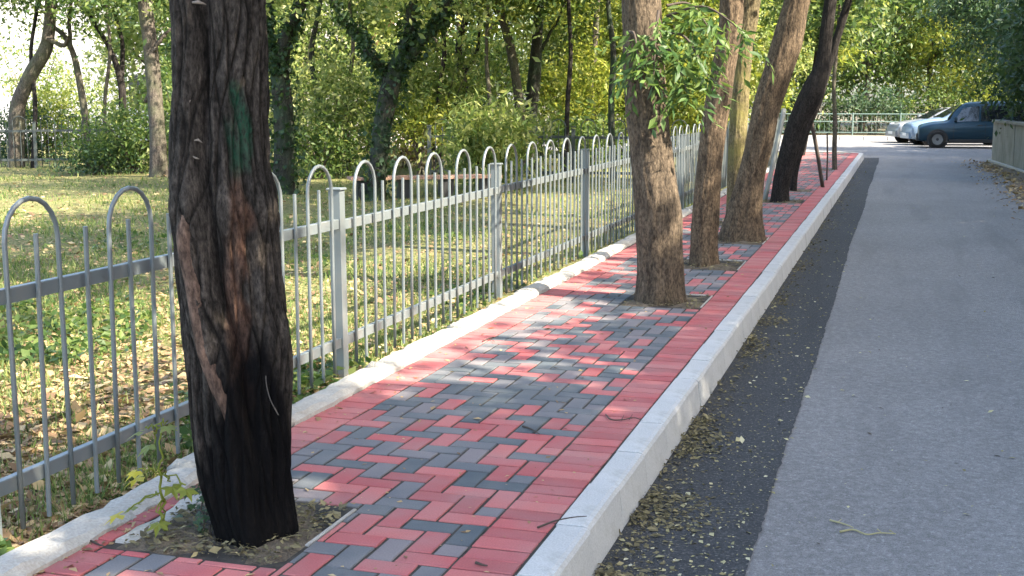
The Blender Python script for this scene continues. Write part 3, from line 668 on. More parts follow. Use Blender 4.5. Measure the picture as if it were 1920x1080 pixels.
for k_, (ln_, Y_, bk_, lab_) in enumerate([([(60, 300, 9), (66, 200, 8), (58, 100, 7), (70, 5, 6)], 24.5, 'bark_black', 'slim dark stem just behind the curved leaning trunk'), ([(200, 300, 8), (196, 200, 7), (206, 100, 6), (200, 5, 5)], 24.5, 'bark_grey', 'slim stem between the bent thin tree and the V-forked tree'),
        ([(590, 300, 12), (596, 200, 11), (584, 100, 10), (600, 5, 8)], 24.5, 'bark_ivy', 'slim dark trunk right of the ivy-wrapped one'), ([(655, 305, 9), (650, 200, 8), (662, 90, 7), (655, 5, 6)], 24.5, 'bark_grey', 'slim stem close to the left limb of the three-limbed tree'),
        ([(828, 300, 10), (822, 200, 9), (833, 100, 8), (826, 5, 7)], 24.5, 'bark_black', 'slim dark stem left of the gnarled vine trunk'), ([(925, 300, 9), (920, 210, 8), (912, 110, 7), (915, 5, 6)], 24.5, 'bark_grey', 'slim stem between gnarled vine trunk and leaning grey trunk'),
        ([(1060, 300, 10), (1064, 200, 9), (1070, 100, 8), (1066, 5, 7)], 24.5, 'bark_black', 'slim dark stem right of the dark upright trunk'), ([(1150, 295, 13), (1146, 200, 12), (1150, 100, 11), (1140, 5, 9)], 24.5, 'bark_ivy', 'dark trunk close to the left of the thickest path tree')]):
    park_tree(lab_, [ln_], Y_, M[bk_], 900 + k_, leaf='leaf', nleaf=3500)
# ------------------------------------------------------------------ shrubs and far foliage
def shrub(label, c, r, n, lm, seed, lsize=.11, name='shrub', clumps=34, sig=.30, aspect=.42, cat='shrub', droop=.2, stems=7, group='shrubs in the park'):
    rng = np.random.default_rng(seed); base = np.array([c[0], c[1], 0.0]); t = thing(name, label, cat, base, group=group)
    for k in range(stems):
        az = rng.uniform(0, 6.28); e = np.array([math.cos(az) * r[0] * .7, math.sin(az) * r[1] * .7, c[2] + r[2] * rng.uniform(-.2, .7)])
        p = [[rng.normal() * .1, rng.normal() * .1, -.1, .025], [*(e * np.array([.35, .35, .5])), .018], [*e, .006]]
        obj('stem', branch_mesh('stem', p, M['bark_grey'], rng, 6, 10), t)
    n = int(n * 1.1); lsize = lsize * .84
    P = cloud(rng, n, (0, 0, c[2]), r, clumps, sig, .2); P = P[P[:, 2] > .02]
    obj('foliage', leaf_mesh('foliage', P, rng, lsize, M[lm], aspect=aspect, droop=droop), t)
    return t
def sh(label, u, v, Y, pw, ph, n, lm, seed, depth=None, **k):
    p = at(u, v, Y); s = mpp(Y, u); return shrub(label, p, (pw / 2 * s, (depth or pw / 2 * s), ph / 2 * s), n, lm, seed, **k)
sh('bright shrub with long drooping leaves behind the fence post', 915, 262, 20.5, 190, 110, 3600, 'leaf_light', 61, lsize=.20, aspect=.28, droop=.5)
sh('bushy green shrub in front of the straight grey trunk', 250, 262, 23.5, 170, 150, 4200, 'leaf', 62, lsize=.13)
sh('small yellow-green shrub behind the curved leaning trunk', 95, 205, 28, 90, 120, 1800, 'leaf_yellow', 63, lsize=.13)
sh('low dark shrub on the lawn at the foot of the bent thin tree', 180, 312, 23, 130, 60, 1500, 'leaf_dark', 64, lsize=.11)
sh('tall loose shrub left of the three-limbed ivy tree', 620, 215, 24, 190, 200, 4600, 'leaf_light', 65, lsize=.14)
sh('dense shrub under the tall loose one, right of the ivy-wrapped trunk', 600, 290, 23, 130, 100, 2400, 'leaf', 66, lsize=.12)
sh('light green shrub right of the three-limbed ivy tree', 820, 170, 25, 190, 170, 4200, 'leaf_light', 67, lsize=.16)
sh('yellow-green bush below the tangled vine trunk', 790, 235, 24, 130, 80, 1800, 'leaf_yellow', 68, lsize=.13)
sh('green shrub between thin grey trunk and thickest path tree', 1090, 190, 28, 180, 210, 4800, 'leaf_yellow', 69, lsize=.15)
sh('low spreading shrub behind the fence near thickest path tree', 1100, 262, 26, 190, 70, 2200, 'leaf', 70, lsize=.14)
sh('bright yellow-green shrub seen between thickest and slim path trees', 1290, 195, 24, 110, 110, 2600, 'leaf_yellow', 71, lsize=.14)
sh('dry brownish bush beyond the fork tree', 765, 275, 27, 90, 90, 1500, 'litter', 72, lsize=.12)
sh('dark shrub deep behind the gnarled vine trunk', 905, 150, 31, 160, 200, 3800, 'leaf', 73, lsize=.16)
sh('dark shrub behind the V-forked tree', 330, 210, 30, 160, 220, 3800, 'leaf', 74, lsize=.15)
sh('shrub behind the ivy-wrapped trunk', 480, 200, 29, 170, 240, 4200, 'leaf_light', 75, lsize=.15)

for k_, (u_, v_, Y_, pw_, ph_, lm_, lab_) in enumerate([(60, 120, 33, 170, 200, 'leaf_light', 'loose shrub deep behind the curved leaning trunk'), (170, 190, 34, 170, 190, 'leaf_light', 'tall shrub deep behind the bent thin tree'), (400, 150, 34, 200, 290, 'leaf', 'tall shrub hidden deep behind the charred tree'),
        (560, 110, 33, 190, 260, 'leaf_light', 'tall shrub deep behind the ivy-wrapped trunk'), (700, 200, 32, 200, 250, 'leaf_light', 'tall shrub deep behind the three-limbed ivy tree'), (1010, 120, 35, 220, 300, 'leaf_light', 'tall shrub deep behind the paired grey and dark trunks'),
        (1150, 130, 34, 200, 280, 'leaf_yellow', 'tall yellow-green shrub left of the thickest path tree'), (1290, 110, 33, 180, 260, 'leaf_light', 'tall shrub behind the gap between thickest and slim path trees'), (1430, 130, 40, 220, 260, 'leaf_light', 'tall shrub behind the strongly leaning tree')]):
    sh(lab_, u_, v_, Y_, pw_, ph_, 1500 if k_ < 2 else 4600, lm_, 800 + k_, lsize=.17, sig=.32, clumps=60)
sh('dark shrub behind the left end of the far fence', 40, 262, 27.5, 150, 110, 2600, 'leaf_dark', 880, lsize=.14)
sh('dark shrub behind the far fence, next to the bent thin tree', 150, 268, 28, 140, 110, 2600, 'leaf', 881, lsize=.14)
def far_tree(label, x, y, h, rx, n, lm, seed, lsize=.26, group='trees far behind', low=.25, sig=.6, clumps=70, tr=.16):
    rng = np.random.default_rng(seed); t = thing('far_tree', label, 'tree', (x, y, -.05), group=group)
    p = [[0, 0, -.1, tr], [rng.normal() * .2, 0, h * .3, tr * .8], [rng.normal() * .4, rng.normal() * .3, h * .75, tr * .35]]
    obj('trunk', trunk_mesh('trunk', p, M['bark_grey'], rng, 12, 30), t); grow(t, rng, np.array(p[1][:3]), 5, rx * .8, tr * .5, M['bark_grey'])
    zc = h * (1 + low) / 2; P = cloud(rng, n, (0, 0, zc), (rx, rx, h * (1 - low) / 2), clumps, sig, .3); P = P[P[:, 2] > .05]
    obj('crown', leaf_mesh('crown', P, rng, lsize, M[lm], droop=.2), t)
far = [(-25, 40, 7.5, 3.0, 'leaf_light', 'loose pale tree before the pale house wall, leftmost of the far row'), (-20.5, 37, 8, 2.6, 'leaf', 'green tree before the brown panel of the pale house'),
       (-16.5, 38, 9, 3.2, 'leaf', 'broad green tree behind the three-limbed ivy tree'), (-12.5, 36, 9, 3.0, 'leaf_yellow', 'yellowish tree behind the tangled vine trunk'),
       (-9.0, 38, 9, 3.2, 'leaf_light', 'light green tree behind the dark upright trunk'), (-6.2, 35, 8, 2.6, 'leaf_yellow', 'bright yellow-green tree left of the thickest path tree'),
       (-10.5, 50, 11, 4.0, 'leaf', 'big dark tree far behind the park fence corner'), (-5.5, 60, 11, 3.6, 'leaf_yellow', 'yellow-green tree behind the crossing railing, left end'),
       (-1.8, 63, 11, 3.6, 'leaf', 'green tree behind the railing, beside the young tree'), (1.6, 66, 12, 3.8, 'leaf_yellow', 'yellow-green tree above the silver car'),
       (5.2, 64, 12, 3.8, 'leaf', 'dark green tree above the blue van'), (9.5, 62, 11, 3.8, 'leaf_blue', 'bluish green tree far right behind the van'),
       (-0.3, 74, 14, 5.0, 'leaf_blue', 'tall bluish tree rising behind the railing trees'), (-15, 62, 13, 5.0, 'leaf', 'tall tree behind the pale house corner'), (7, 76, 14, 5.0, 'leaf', 'tall dark tree deepest behind the cars'),
       (-7, 84, 17, 6.5, 'leaf', 'very tall tree in the last row, above the young trees'), (3, 86, 17, 6.5, 'leaf', 'very tall tree in the last row, above the silver car'), (13, 84, 17, 6.5, 'leaf_dark', 'very tall dark tree in the last row, far right'), (-15.5, 80, 17, 6.0, 'leaf', 'very tall tree in the last row, behind the leaning path trees')]
for k, (x, y, h, rx, lm, lab) in enumerate(far): far_tree(lab, x, y, h, rx, 11000, lm, 300 + k, low=.04 if y > 55 else .08, lsize=.27 if y < 78 else .5, sig=.6 if y < 78 else .9)
# hedge shrubs behind the railing
for k, (x, lab, lm) in enumerate([(-6.5, 'low shrub behind the left end of the railing', 'leaf_blue'), (-3.9, 'low shrub behind the railing next to the young tree', 'leaf_dark'), (-1.2, 'low shrub behind the middle of the railing', 'leaf_blue'), (1.6, 'low shrub behind the silver car', 'leaf'), (4.6, 'low bright shrub behind the blue van', 'leaf_yellow')]):
    shrub(lab, (x, 60.5, 1.1), (1.8, 1.2, 1.3), 2600, lm, 400 + k, lsize=.2, sig=.3, group='shrubs behind the railing')

# right side: overhanging shrubs above the wall, unseen shade trees beyond it, crowns shaped for their shade
for k, (x, y, z, rx, ry, rz, n, off, lab) in enumerate([(3.75, 34.6, 2.45, 1.4, 2.6, 1.6, 9000, 1.0, 'dark bushy tree overhanging the end of the concrete wall'), (4.3, 41.0, 4.4, 1.7, 2.2, 1.5, 8000, 1.2, 'dark bushy tree behind the wall end, beside the van'),
        (3.5, 29.0, 3.4, 1.7, 2.6, 2.0, 7000, 1.0, 'dark bushy tree leaning over the nearer stretch of wall'), (2.9, 45.0, 4.6, 2.5, 2.0, 1.35, 9000, 3.0, 'high dark crown spreading above the parked cars')]):
    rng = np.random.default_rng(500 + k); t = thing('overhanging_tree', lab, 'tree', (x + off, y, -.1), group='dark trees on the right')
    obj('trunk', trunk_mesh('trunk', [[0, 0, -.1, .14], [-.1, 0, 1.4, .11], [-.5 * off, .1, z, .05]], M['bark_black'], rng, 10, 24), t)
    for q in grow(t, rng, np.array([-.1 - .2 * off, 0, 1.6 + .3 * (z - 2)]), 5, rx * .8, .05, M['bark_black']): pass
    P = cloud(rng, n, (-off, 0, z), (rx, ry, rz), 80, .34, .15); obj('crown', leaf_mesh('crown', P, rng, .17, M['leaf_dark'], droop=.4), t)  # dark leaf colour carries the shade these crowns stand in
for k, (x, y, zc, rx, lab) in enumerate([(6.9, -1.4, 5.7, 2.6, 'first'), (6.8, 1.8, 5.8, 2.6, 'second'), (7.1, 4.6, 5.0, 2.5, 'third'), (7.0, 8.0, 5.0, 2.4, 'fourth'), (7.1, 11.4, 5.6, 2.6, 'fifth'), (6.8, 15.2, 5.7, 2.6, 'sixth'), (7.0, 19.0, 5.9, 2.6, 'seventh'), (7.1, 23, 5.7, 2.6, 'eighth'), (7.3, 27, 5.7, 2.6, 'ninth'), (7.8, 31, 5.6, 2.6, 'tenth'), (8.4, 35.5, 5.6, 2.8, 'eleventh'), (9.0, 40.5, 5.4, 2.8, 'twelfth'), (9.6, 45.5, 5.4, 2.8, 'thirteenth')]):
    rng = np.random.default_rng(600 + k); t = thing('shade_tree', lab + ' leafy tree along the far side of the road, counted from the camera', 'tree', (x, y, -.1), group='shade trees across the road')
    obj('trunk', trunk_mesh('trunk', [[0, 0, -.1, .17], [.1, 0, 1.8, .14], [0, .1, 5, .06]], M['bark_grey'], rng, 10, 24), t); grow(t, rng, np.array([.1, 0, 2.4]), 5, 2.0, .07, M['bark_grey'])
    P = np.vstack([cloud(rng, 13000, (0, 0, zc + .35), (rx, 2.9, 2.3), 120, .40, .1), cloud(rng, (2600, 1500, 300, 0, 900, 1500, 2200, 2200, 2200, 2200, 2200, 2200, 2200)[k], (.2, 0, zc + 2.5), (1.6, 2.6, 1.1), 16, .36, .3), cloud(rng, 5000, (.3, 0, 1.8), (1.4, 2.4, 1.4), 60, .36, .1)]); P = P[P[:, 2] > .1]; obj('crown', leaf_mesh('crown', P, rng, .28, M['leaf']), t)  # sparse tops set the sun patches; low foliage added to block horizon light

# ------------------------------------------------------------------ grass and leaf litter
rng = np.random.default_rng(90)
def lawn_pts(n, ymin=3.2, ymax=30, p=1.6):
    t = rng.uniform(0, 1, n); Y = (ymin ** (1 - p) + t * (ymax ** (1 - p) - ymin ** (1 - p))) ** (1 / (1 - p))
    xl = -.84 * Y - .5; X = xl + rng.uniform(0, 1, n) * (-2.86 - xl); return X, Y
X, Yq = lawn_pts(90000)
patch = np.sin(X * 1.7 + 2 * np.sin(Yq * .8)) + np.sin(Yq * 2.3 + X * .9) + rng.normal(size=len(X)) * .9
k = patch > np.where(Yq < 7, .1 + (7 - Yq) * .45, .1); X, Yq = X[k], Yq[k]; n = len(X)
P = np.stack([X, Yq, lawn_z(X, Yq) - .004], 1); Hh = rng.uniform(.03, .085, (n, 1)) * (1 + .02 * Yq[:, None]); ax = rng.normal(size=(n, 3)) * .5; ax[:, 2] = 1; ax /= np.linalg.norm(ax, axis=1)[:, None]
sd_ = rng.normal(size=(n, 3)); sd_[:, 2] = 0; sd_ /= np.linalg.norm(sd_, axis=1)[:, None]; wd = .0035 * (1 + .12 * Yq[:, None])
Vg = np.stack([P - sd_ * wd, P + sd_ * wd, P + ax * Hh], 1).reshape(-1, 3)
tag(obj('grass', mesh_np('grass', Vg, np.arange(n * 3).reshape(-1, 3), M['grass'])), 'patchy short grass growing on the park lawn', 'grass', kind='stuff')
X, Yq = lawn_pts(38000, p=1.75)
tag(obj('fallen_leaves', leaf_mesh('fallen_leaves', np.stack([X, Yq, lawn_z(X, Yq) + rng.uniform(.0, .025, len(X))], 1), rng, .038, M['litter'], aspect=.6, flat=.75)), 'dry brown leaves scattered over the park lawn', 'leaves', kind='stuff')
X, Yq = lawn_pts(3800, p=2.4, ymax=14)
kk = (np.sin(X * 2.2 + 1) + np.sin(Yq * 1.9 + X) > .5); X, Yq = X[kk], Yq[kk]
q = np.repeat(np.stack([X, Yq, lawn_z(X, Yq) + .03], 1), 7, 0); q = q + rng.normal(size=q.shape) * np.array([.06, .06, .02]); q[:, 2] = np.maximum(q[:, 2], .0)
tag(obj('ground_cover', leaf_mesh('ground_cover', q, rng, .06, M['leaf'], aspect=.6, flat=.4)), 'low leafy weeds growing among the grass', 'weeds', kind='stuff')
# gutter litter along the kerb
n = 13000; Yq = (3.4 ** -.8 + rng.uniform(0, 1, n) * (38 ** -.8 - 3.4 ** -.8)) ** (1 / -.8)
w = .12 + .16 * (.5 + .5 * np.sin(Yq * 1.9 + 1.3 * np.sin(Yq * .7))) + .10 * (.5 + .5 * np.sin(Yq * 5.3 + 1))
X = -.965 + np.abs(rng.normal(size=n)) * w * .46 ; k = (X < -.40) & (rng.uniform(0, 1, n) < .16 + .84 * (np.sin(Yq * 4.1 + 2 * np.sin(Yq * 1.3)) > .05)); X, Yq = X[k], Yq[k]
tag(obj('gutter_leaves', leaf_mesh('gutter_leaves', np.stack([X, Yq, ROAD_Z + .005 + rng.uniform(0, .022, len(X)) * np.exp(-(X + .965) * 8)], 1), rng, .019, M['litter_gutter'], aspect=.5, flat=.8)), 'small dry yellowish leaves heaped along the foot of the kerb', 'leaves', kind='stuff')
n = 1800; Yq = (3.4 ** -1. + rng.uniform(0, 1, n) * (30 ** -1. - 3.4 ** -1.)) ** -1; X = rng.uniform(-.95, -.45, n) + (rng.random(n) < .12) * rng.uniform(0, 2, n)
tag(obj('scattered_specks', leaf_mesh('scattered_specks', np.stack([X, Yq, np.full(n, ROAD_Z + .008)], 1), rng, .016, M['litter_pale'], aspect=.6, flat=.9)), 'tiny pale leaf bits strewn over the dark strip of road', 'leaves', kind='stuff')
n = 520; Yq = (3.2 ** -1. + rng.uniform(0, 1, n) * (24 ** -1. - 3.2 ** -1.)) ** -1; X = np.where(rng.random(n) < .4, -2.62 + np.abs(rng.normal(size=n)) * .06, rng.uniform(-2.6, -1.15, n))
tag(obj('path_litter', leaf_mesh('path_litter', np.stack([X, Yq, np.full(n, .004)], 1), rng, .024, M['litter'], aspect=.5, flat=.9)), 'few small dry leaf bits on the brick path', 'leaves', kind='stuff')
Pp = []
for (a, b, c, d) in PITS[:6]:
    m_ = 1300 if a < -2.4 else 420; Pp.append(np.stack([rng.uniform(a + .02, b - .02, m_), rng.uniform(c + .01, d - .02, m_), rng.uniform(.004, .022, m_)], 1))
tag(obj('pit_litter', leaf_mesh('pit_litter', np.vstack(Pp), rng, .020, M['litter_gutter'], aspect=.5, flat=.7)), 'dry leaf litter lying in the tree pits', 'leaves', kind='stuff')
n = 3000; tag(obj('verge_litter', leaf_mesh('verge_litter', np.stack([rng.normal(2.3, .3, n), rng.uniform(10, 37, n), np.full(n, ROAD_Z + .03)], 1), rng, .06, M['litter'], aspect=.55, flat=.7)), 'dry leaves along the right verge below the wall', 'leaves', kind='stuff')

n = 46; Yq = (4.0 ** -1. + rng.uniform(0, 1, n) * (24 ** -1. - 4.0 ** -1.)) ** -1; X = rng.uniform(-.3, 1.6, n)
tag(obj('road_litter', leaf_mesh('road_litter', np.stack([X, Yq, np.full(n, ROAD_Z + .006)], 1), rng, .022, M['twig'], aspect=.5, flat=.9)), 'few dark dry leaf scraps on the pale road', 'leaves', kind='stuff')
# ------------------------------------------------------------------ small things on the path and road
def twig(label, pix, z, r, m='twig', name='twig', cat='twig', forks=()):
    pts = np.array([gnd(u, v, z + r) for u, v in pix]); base = pts[0].copy(); base[2] = z; rng_ = np.random.default_rng(len(label) + int(pix[0][0]))
    S = spline(np.column_stack([pts - base, np.linspace(r, r * .45, len(pts))]), 18); S[:, 2] += .5 * r
    V, F = tube_np(S[:, :3], S[:, 3], 6); n_ = len(S); 
    mb = MB().add(V, [tuple(f) for f in F])
    for fk in forks:
        q = np.array([gnd(u, v, z + r * 2) for u, v in fk]) - base; mb.tube(spline(q, 8), np.linspace(r * .6, r * .3, 8), 5)
    o = obj(name, mb.mesh(name, M[m], True), None, base); tag(o, label, cat, 'twigs on the ground'); return o
twig('thin curved dark twig lying across the top of the kerb', [(1008, 990), (1040, 978), (1075, 971), (1100, 969)], .004, .004)
twig('curly dark twig on the red border beside the kerb', [(1136, 778), (1145, 787), (1165, 788), (1190, 784), (1205, 790)], .002, .004, forks=[[(1165, 788), (1170, 778)], [(1180, 786), (1186, 777)]])
twig('short thick dark stick in the middle of the grey bricks', [(980, 800), (995, 805), (1012, 815)], .002, .005)
twig('bent dark twig at the left of the brick path near the third fence post', [(905, 640), (920, 634), (935, 632)], .002, .004, forks=[[(920, 634), (928, 642)]])
twig('short dark stick on the red border close to the camera', [(892, 1056), (904, 1060), (914, 1062)], .002, .005)
twig('thin dry stick on the sunlit red border by the edging', [(170, 1015), (185, 1022), (197, 1026)], .002, .004)
twig('pale yellow dried flower stalk lying on the road', [(1556, 976), (1585, 984), (1600, 990)], ROAD_Z + .002, .004, 'litter_pale', 'dry_stalk', 'stalk', forks=[[(1570, 980), (1578, 973)]])
twig('longer wavy pale dried stalk beside the shorter one on the road', [(1575, 998), (1600, 994), (1625, 1003), (1650, 1000), (1680, 1002)], ROAD_Z + .002, .0045, 'litter_pale', 'dry_stalk', 'stalk', forks=[[(1645, 992), (1655, 1000)], [(1668, 994), (1678, 1001)]])

# stakes by the young trees
for lab, (u0, v0), (u1, v1), Y0, Y1, w in [('dark wooden stake leaning against the thin dark tree', (1543, 351), (1518, 210), 22.8, 22.5, 7), ('pale leaning pole beside the crooked black trunk', (1433, 376), (1470, 205), 19.5, 20.2, 9), ('very thin upright stick behind the leaning stake', (1550, 338), (1551, 250), 24.8, 24.8, 3)]:
    a, b = gnd(u0, v0), at(u1, v1, Y1); a[2] = -.02
    mm = M['twig'] if 'pale' not in lab else m_metal('pale_pole', (.24, .25, .23), .5, .1)
    mb = MB().tube(spline(np.array([a, (a + b) / 2 + [.01, 0, 0], b]) - a, 8), np.full(8, w / 2 * mpp(Y0, u0)), 8)
    tag(obj('stake', mb.mesh('stake', mm, True), None, a), lab, 'stake', 'stakes by the young trees')

# little yellow-leaved sapling and the ivy at the charred tree's foot
def lobed(mb, p, d, s, rng, cup=.1):
    d = d / np.linalg.norm(d); side = np.cross(d, [0, 0, 1.0]); side /= np.linalg.norm(side); nn = np.cross(side, d)
    out = []
    for k, (a, rr) in enumerate([(-150, .45), (-105, .8), (-75, .5), (-48, .95), (-22, .55), (0, 1.15), (22, .55), (48, .95), (75, .5), (105, .8), (150, .45)]):
        a = R(a); out.append(p + s * rr * (d * math.cos(a) + side * math.sin(a)) + d * s * .45 + nn * (-cup * s * rr * rr + rng.normal() * .05 * s))
    V = [p + d * s * .45] + out; mb.add(V, [(0, i, i + 1) for i in range(1, 11)])
def sapling():
    rng = np.random.default_rng(12); Y = 3.55; b = gnd(305, 1000); base = np.array([b[0], b[1], 0]); Y = b[1]
    t = thing('sapling', 'small sapling with yellow-green lobed leaves left of the charred tree', 'plant', base)
    L = lambda u, v, dy=0: at(u, v, Y + dy) - base
    obj('stem', branch_mesh('stem', [[*L(305, 1003), .006], [*L(303, 930), .005], [*L(300, 860), .004], [*L(297, 800), .003]], M['leaf_yellow'], rng, 7, 20), t)
    for (u, v, uu, vv, s, mm) in [(297, 800, 270, 805, .050, 'leaf_light'), (297, 800, 312, 795, .045, 'leaf_light'), (297, 800, 290, 830, .05, 'leaf_light'), (301, 880, 272, 890, .055, 'leaf_autumn'), (301, 885, 318, 905, .055, 'leaf_yellow'), (301, 890, 345, 912, .05, 'leaf_yellow'),
                                  (302, 925, 235, 960, .055, 'leaf_autumn'), (302, 925, 262, 945, .05, 'leaf_light'), (304, 930, 302, 975, .055, 'leaf_yellow'), (304, 935, 308, 1000, .045, 'leaf'), (301, 890, 262, 880, .04, 'leaf_autumn')]:
        s0, e = L(u, v), L(uu, vv, rng.uniform(-.06, .04)); obj('leaf_stalk', branch_mesh('leaf_stalk', [[*s0, .0022], [*((s0 + e) / 2 + np.array([0, 0, .012])), .002], [*e, .0016]], M['leaf_yellow'], rng, 5, 8), t)
        mb = MB(); d = e - s0; d[2] = -.35 * np.linalg.norm(d[:2]); d += np.array([.01, -.05, 0]); lobed(mb, e, d, s * 1.0, rng, .25); obj('leaf', mb.mesh('leaf', M[mm]), t)
sapling()
def foot_ivy():
    rng = np.random.default_rng(15); b = gnd(385, 1000); base = np.array([b[0], b[1], 0]); t = thing('ivy_plant', 'dark ivy shoot climbing the left foot of the charred tree', 'plant', base)
    for k in range(3):
        e = at(385 + 12 * k, 900 + 15 * k, b[1] + .05) - base; obj('stem', branch_mesh('stem', [[.02 * k, 0, 0, .004], [*(e * .5 + rng.normal(size=3) * .01), .003], [*e, .002]], M['twig'], rng, 5, 8), t)
    for k in range(34):
        u, v = rng.normal(378, 16), rng.uniform(905, 1000); p = at(u, v, b[1] + rng.uniform(-.03, .05)) - base; mb = MB(); d = np.array([rng.normal(), -.8, rng.normal() * .4 - .5]); lobed(mb, p, d, rng.uniform(.016, .028), rng, .1)
        obj('leaf', mb.mesh('leaf', M['leaf_dark']), t)
foot_ivy()

# low bench-like slab on the lawn
def bench():
    a, b = gnd(655, 372), gnd(935, 366); d = b - a; L = np.linalg.norm(d); t = thing('low_bench', 'long low brown bench slab on dark supports behind the fence', 'bench', a, math.atan2(d[1], d[0]))
    m = m_rough('bench_wood', (.30, .17, .12), (.42, .27, .20), 6, 60, .4)
    for k in range(3): obj('plank', MB().box((0, -.21 + k * .145, .29), (L, -.07 + k * .145, .335), .006).mesh('plank', m), t)
    for k in range(4):
        x = L * (.08 + .28 * k); obj('support', MB().box((x - .09, -.17, -.1), (x + .09, .19, .287), .01).mesh('support', M['plastic']), t)
bench()

# ------------------------------------------------------------------ pale house far behind the park
def house():
    t = thing('pale_house', 'pale plastered house showing through the trees beyond the park', 'house', (-31, 44, -.1))
    wallm = m_rough('pale_plaster', (.72, .66, .60), (.80, .75, .70), .6, 30, .2); W, D, Hh = 24.0, 9.0, 8.4
    obj('wall', MB().box((-12, 0, 0), (12, D, Hh)).mesh('wall', wallm), t)
    obj('roof', MB().add([(-12.5, -.6, Hh), (12.5, -.6, Hh), (12.5, D + .6, Hh), (-12.5, D + .6, Hh), (-9, D / 2, Hh + 2.4), (9, D / 2, Hh + 2.4)], [(0, 1, 5, 4), (1, 2, 5), (2, 3, 4, 5), (3, 0, 4), (0, 3, 2, 1)]).mesh('roof', m_rough('roof_tile', (.25, .09, .06), (.33, .14, .09), 3, 20, .5)), t)
    fm = m_plain('window_frame_paint', (.7, .7, .68), .5); gm = m_plain('window_glass', (.03, .035, .04), .08, 0, .7)
    for zf in (1.2, 4.2):
        for x in (2.0, 5.2, 8.4):
            f = obj('window', MB().box((x - .62, -.05, zf), (x - .55, -.004, zf + 1.5)).box((x + .55, -.05, zf), (x + .62, -.004, zf + 1.5)).box((x - .55, -.05, zf), (x + .55, -.004, zf + .07)).box((x - .55, -.05, zf + 1.43), (x + .55, -.004, zf + 1.5)).box((x - .03, -.045, zf + .07), (x + .03, -.004, zf + 1.43)).mesh('window', fm), t)
            obj('pane', MB().box((x - .55, -.02, zf + .07), (x + .55, -.003, zf + 1.43)).mesh('pane', gm), f)
    p = at(717, 60, 43.9)
    obj('panel', MB().box((-.42, -.08, 0), (.42, -.01, 3.6), .01).mesh('panel', m_rough('brown_panel', (.16, .07, .04), (.24, .11, .06), 3, 30, .3)), t, (p[0] + 31, 0, p[2] - 1.0))
house()

# ------------------------------------------------------------------ wall on the right
def side_wall():
    A, B = np.array([3.18, 27.5]), np.array([2.56, 36.9]); d = B - A; L = np.linalg.norm(d); t = thing('concrete_wall', 'stained grey concrete wall under dark foliage on the right', 'wall', (A[0], A[1], ROAD_Z), math.atan2(d[1], d[0]))
    m = m_rough('stained_concrete', (.20, .20, .17), (.30, .30, .27), 2, 60, .5, stain=(3.0, (.10, .10, .08), (2.2, 2.2, .35))); n = 5
    for k in range(n): obj('panel', MB().box((k * L / n + .008, -.12, -.05), ((k + 1) * L / n - .008, .12, 1.10), .012).mesh('panel', m), t, (0, rs.gauss(0, .006), 0))
    obj('coping', MB().box((-.02, -.17, 1.102), (L + .02, .17, 1.17), .01).mesh('coping', m), t)
    obj('footing', MB().box((-.02, .122, -.05), (L + .05, .22, .09), .01).mesh('footing', M['edge']), t)
side_wall()

# ------------------------------------------------------------------ far kerb and railing
fk = thing('far_kerb', 'concrete kerb along the far side of the cross street', 'kerb', kind='structure')
fm_ = MB().box((-.49, -.08, -.25), (.49, .08, .02), .012).mesh('kerb_stone', M['kerb'])
for k in range(34): obj('kerb_stone', fm_, fk, (-22 + k, 56.6, 0))
def railing():
    t = thing('railing', 'pale green metal railing beyond the cross street', 'railing', (-12, 57.4, 0)); L = 26
    for z in (.95, .62, .14): obj('rail', MB().tube([(0, 0, z), (L, 0, z)], .024, 8).mesh('rail', M['rail']), t)
    pm = MB().tube([(0, 0, -.05), (0, 0, 1.0)], .035, 8).mesh('post', M['rail']); bm_ = MB().tube([(0, 0, .14), (0, 0, .95)], .007, 5).mesh('bar', M['rail'])
    for k in range(14): obj('post', pm, t, (k * 2.0, 0, 0))
    for k in range(130):
        if k % 10: obj('bar', bm_, t, (k * .2, 0, 0))
railing()

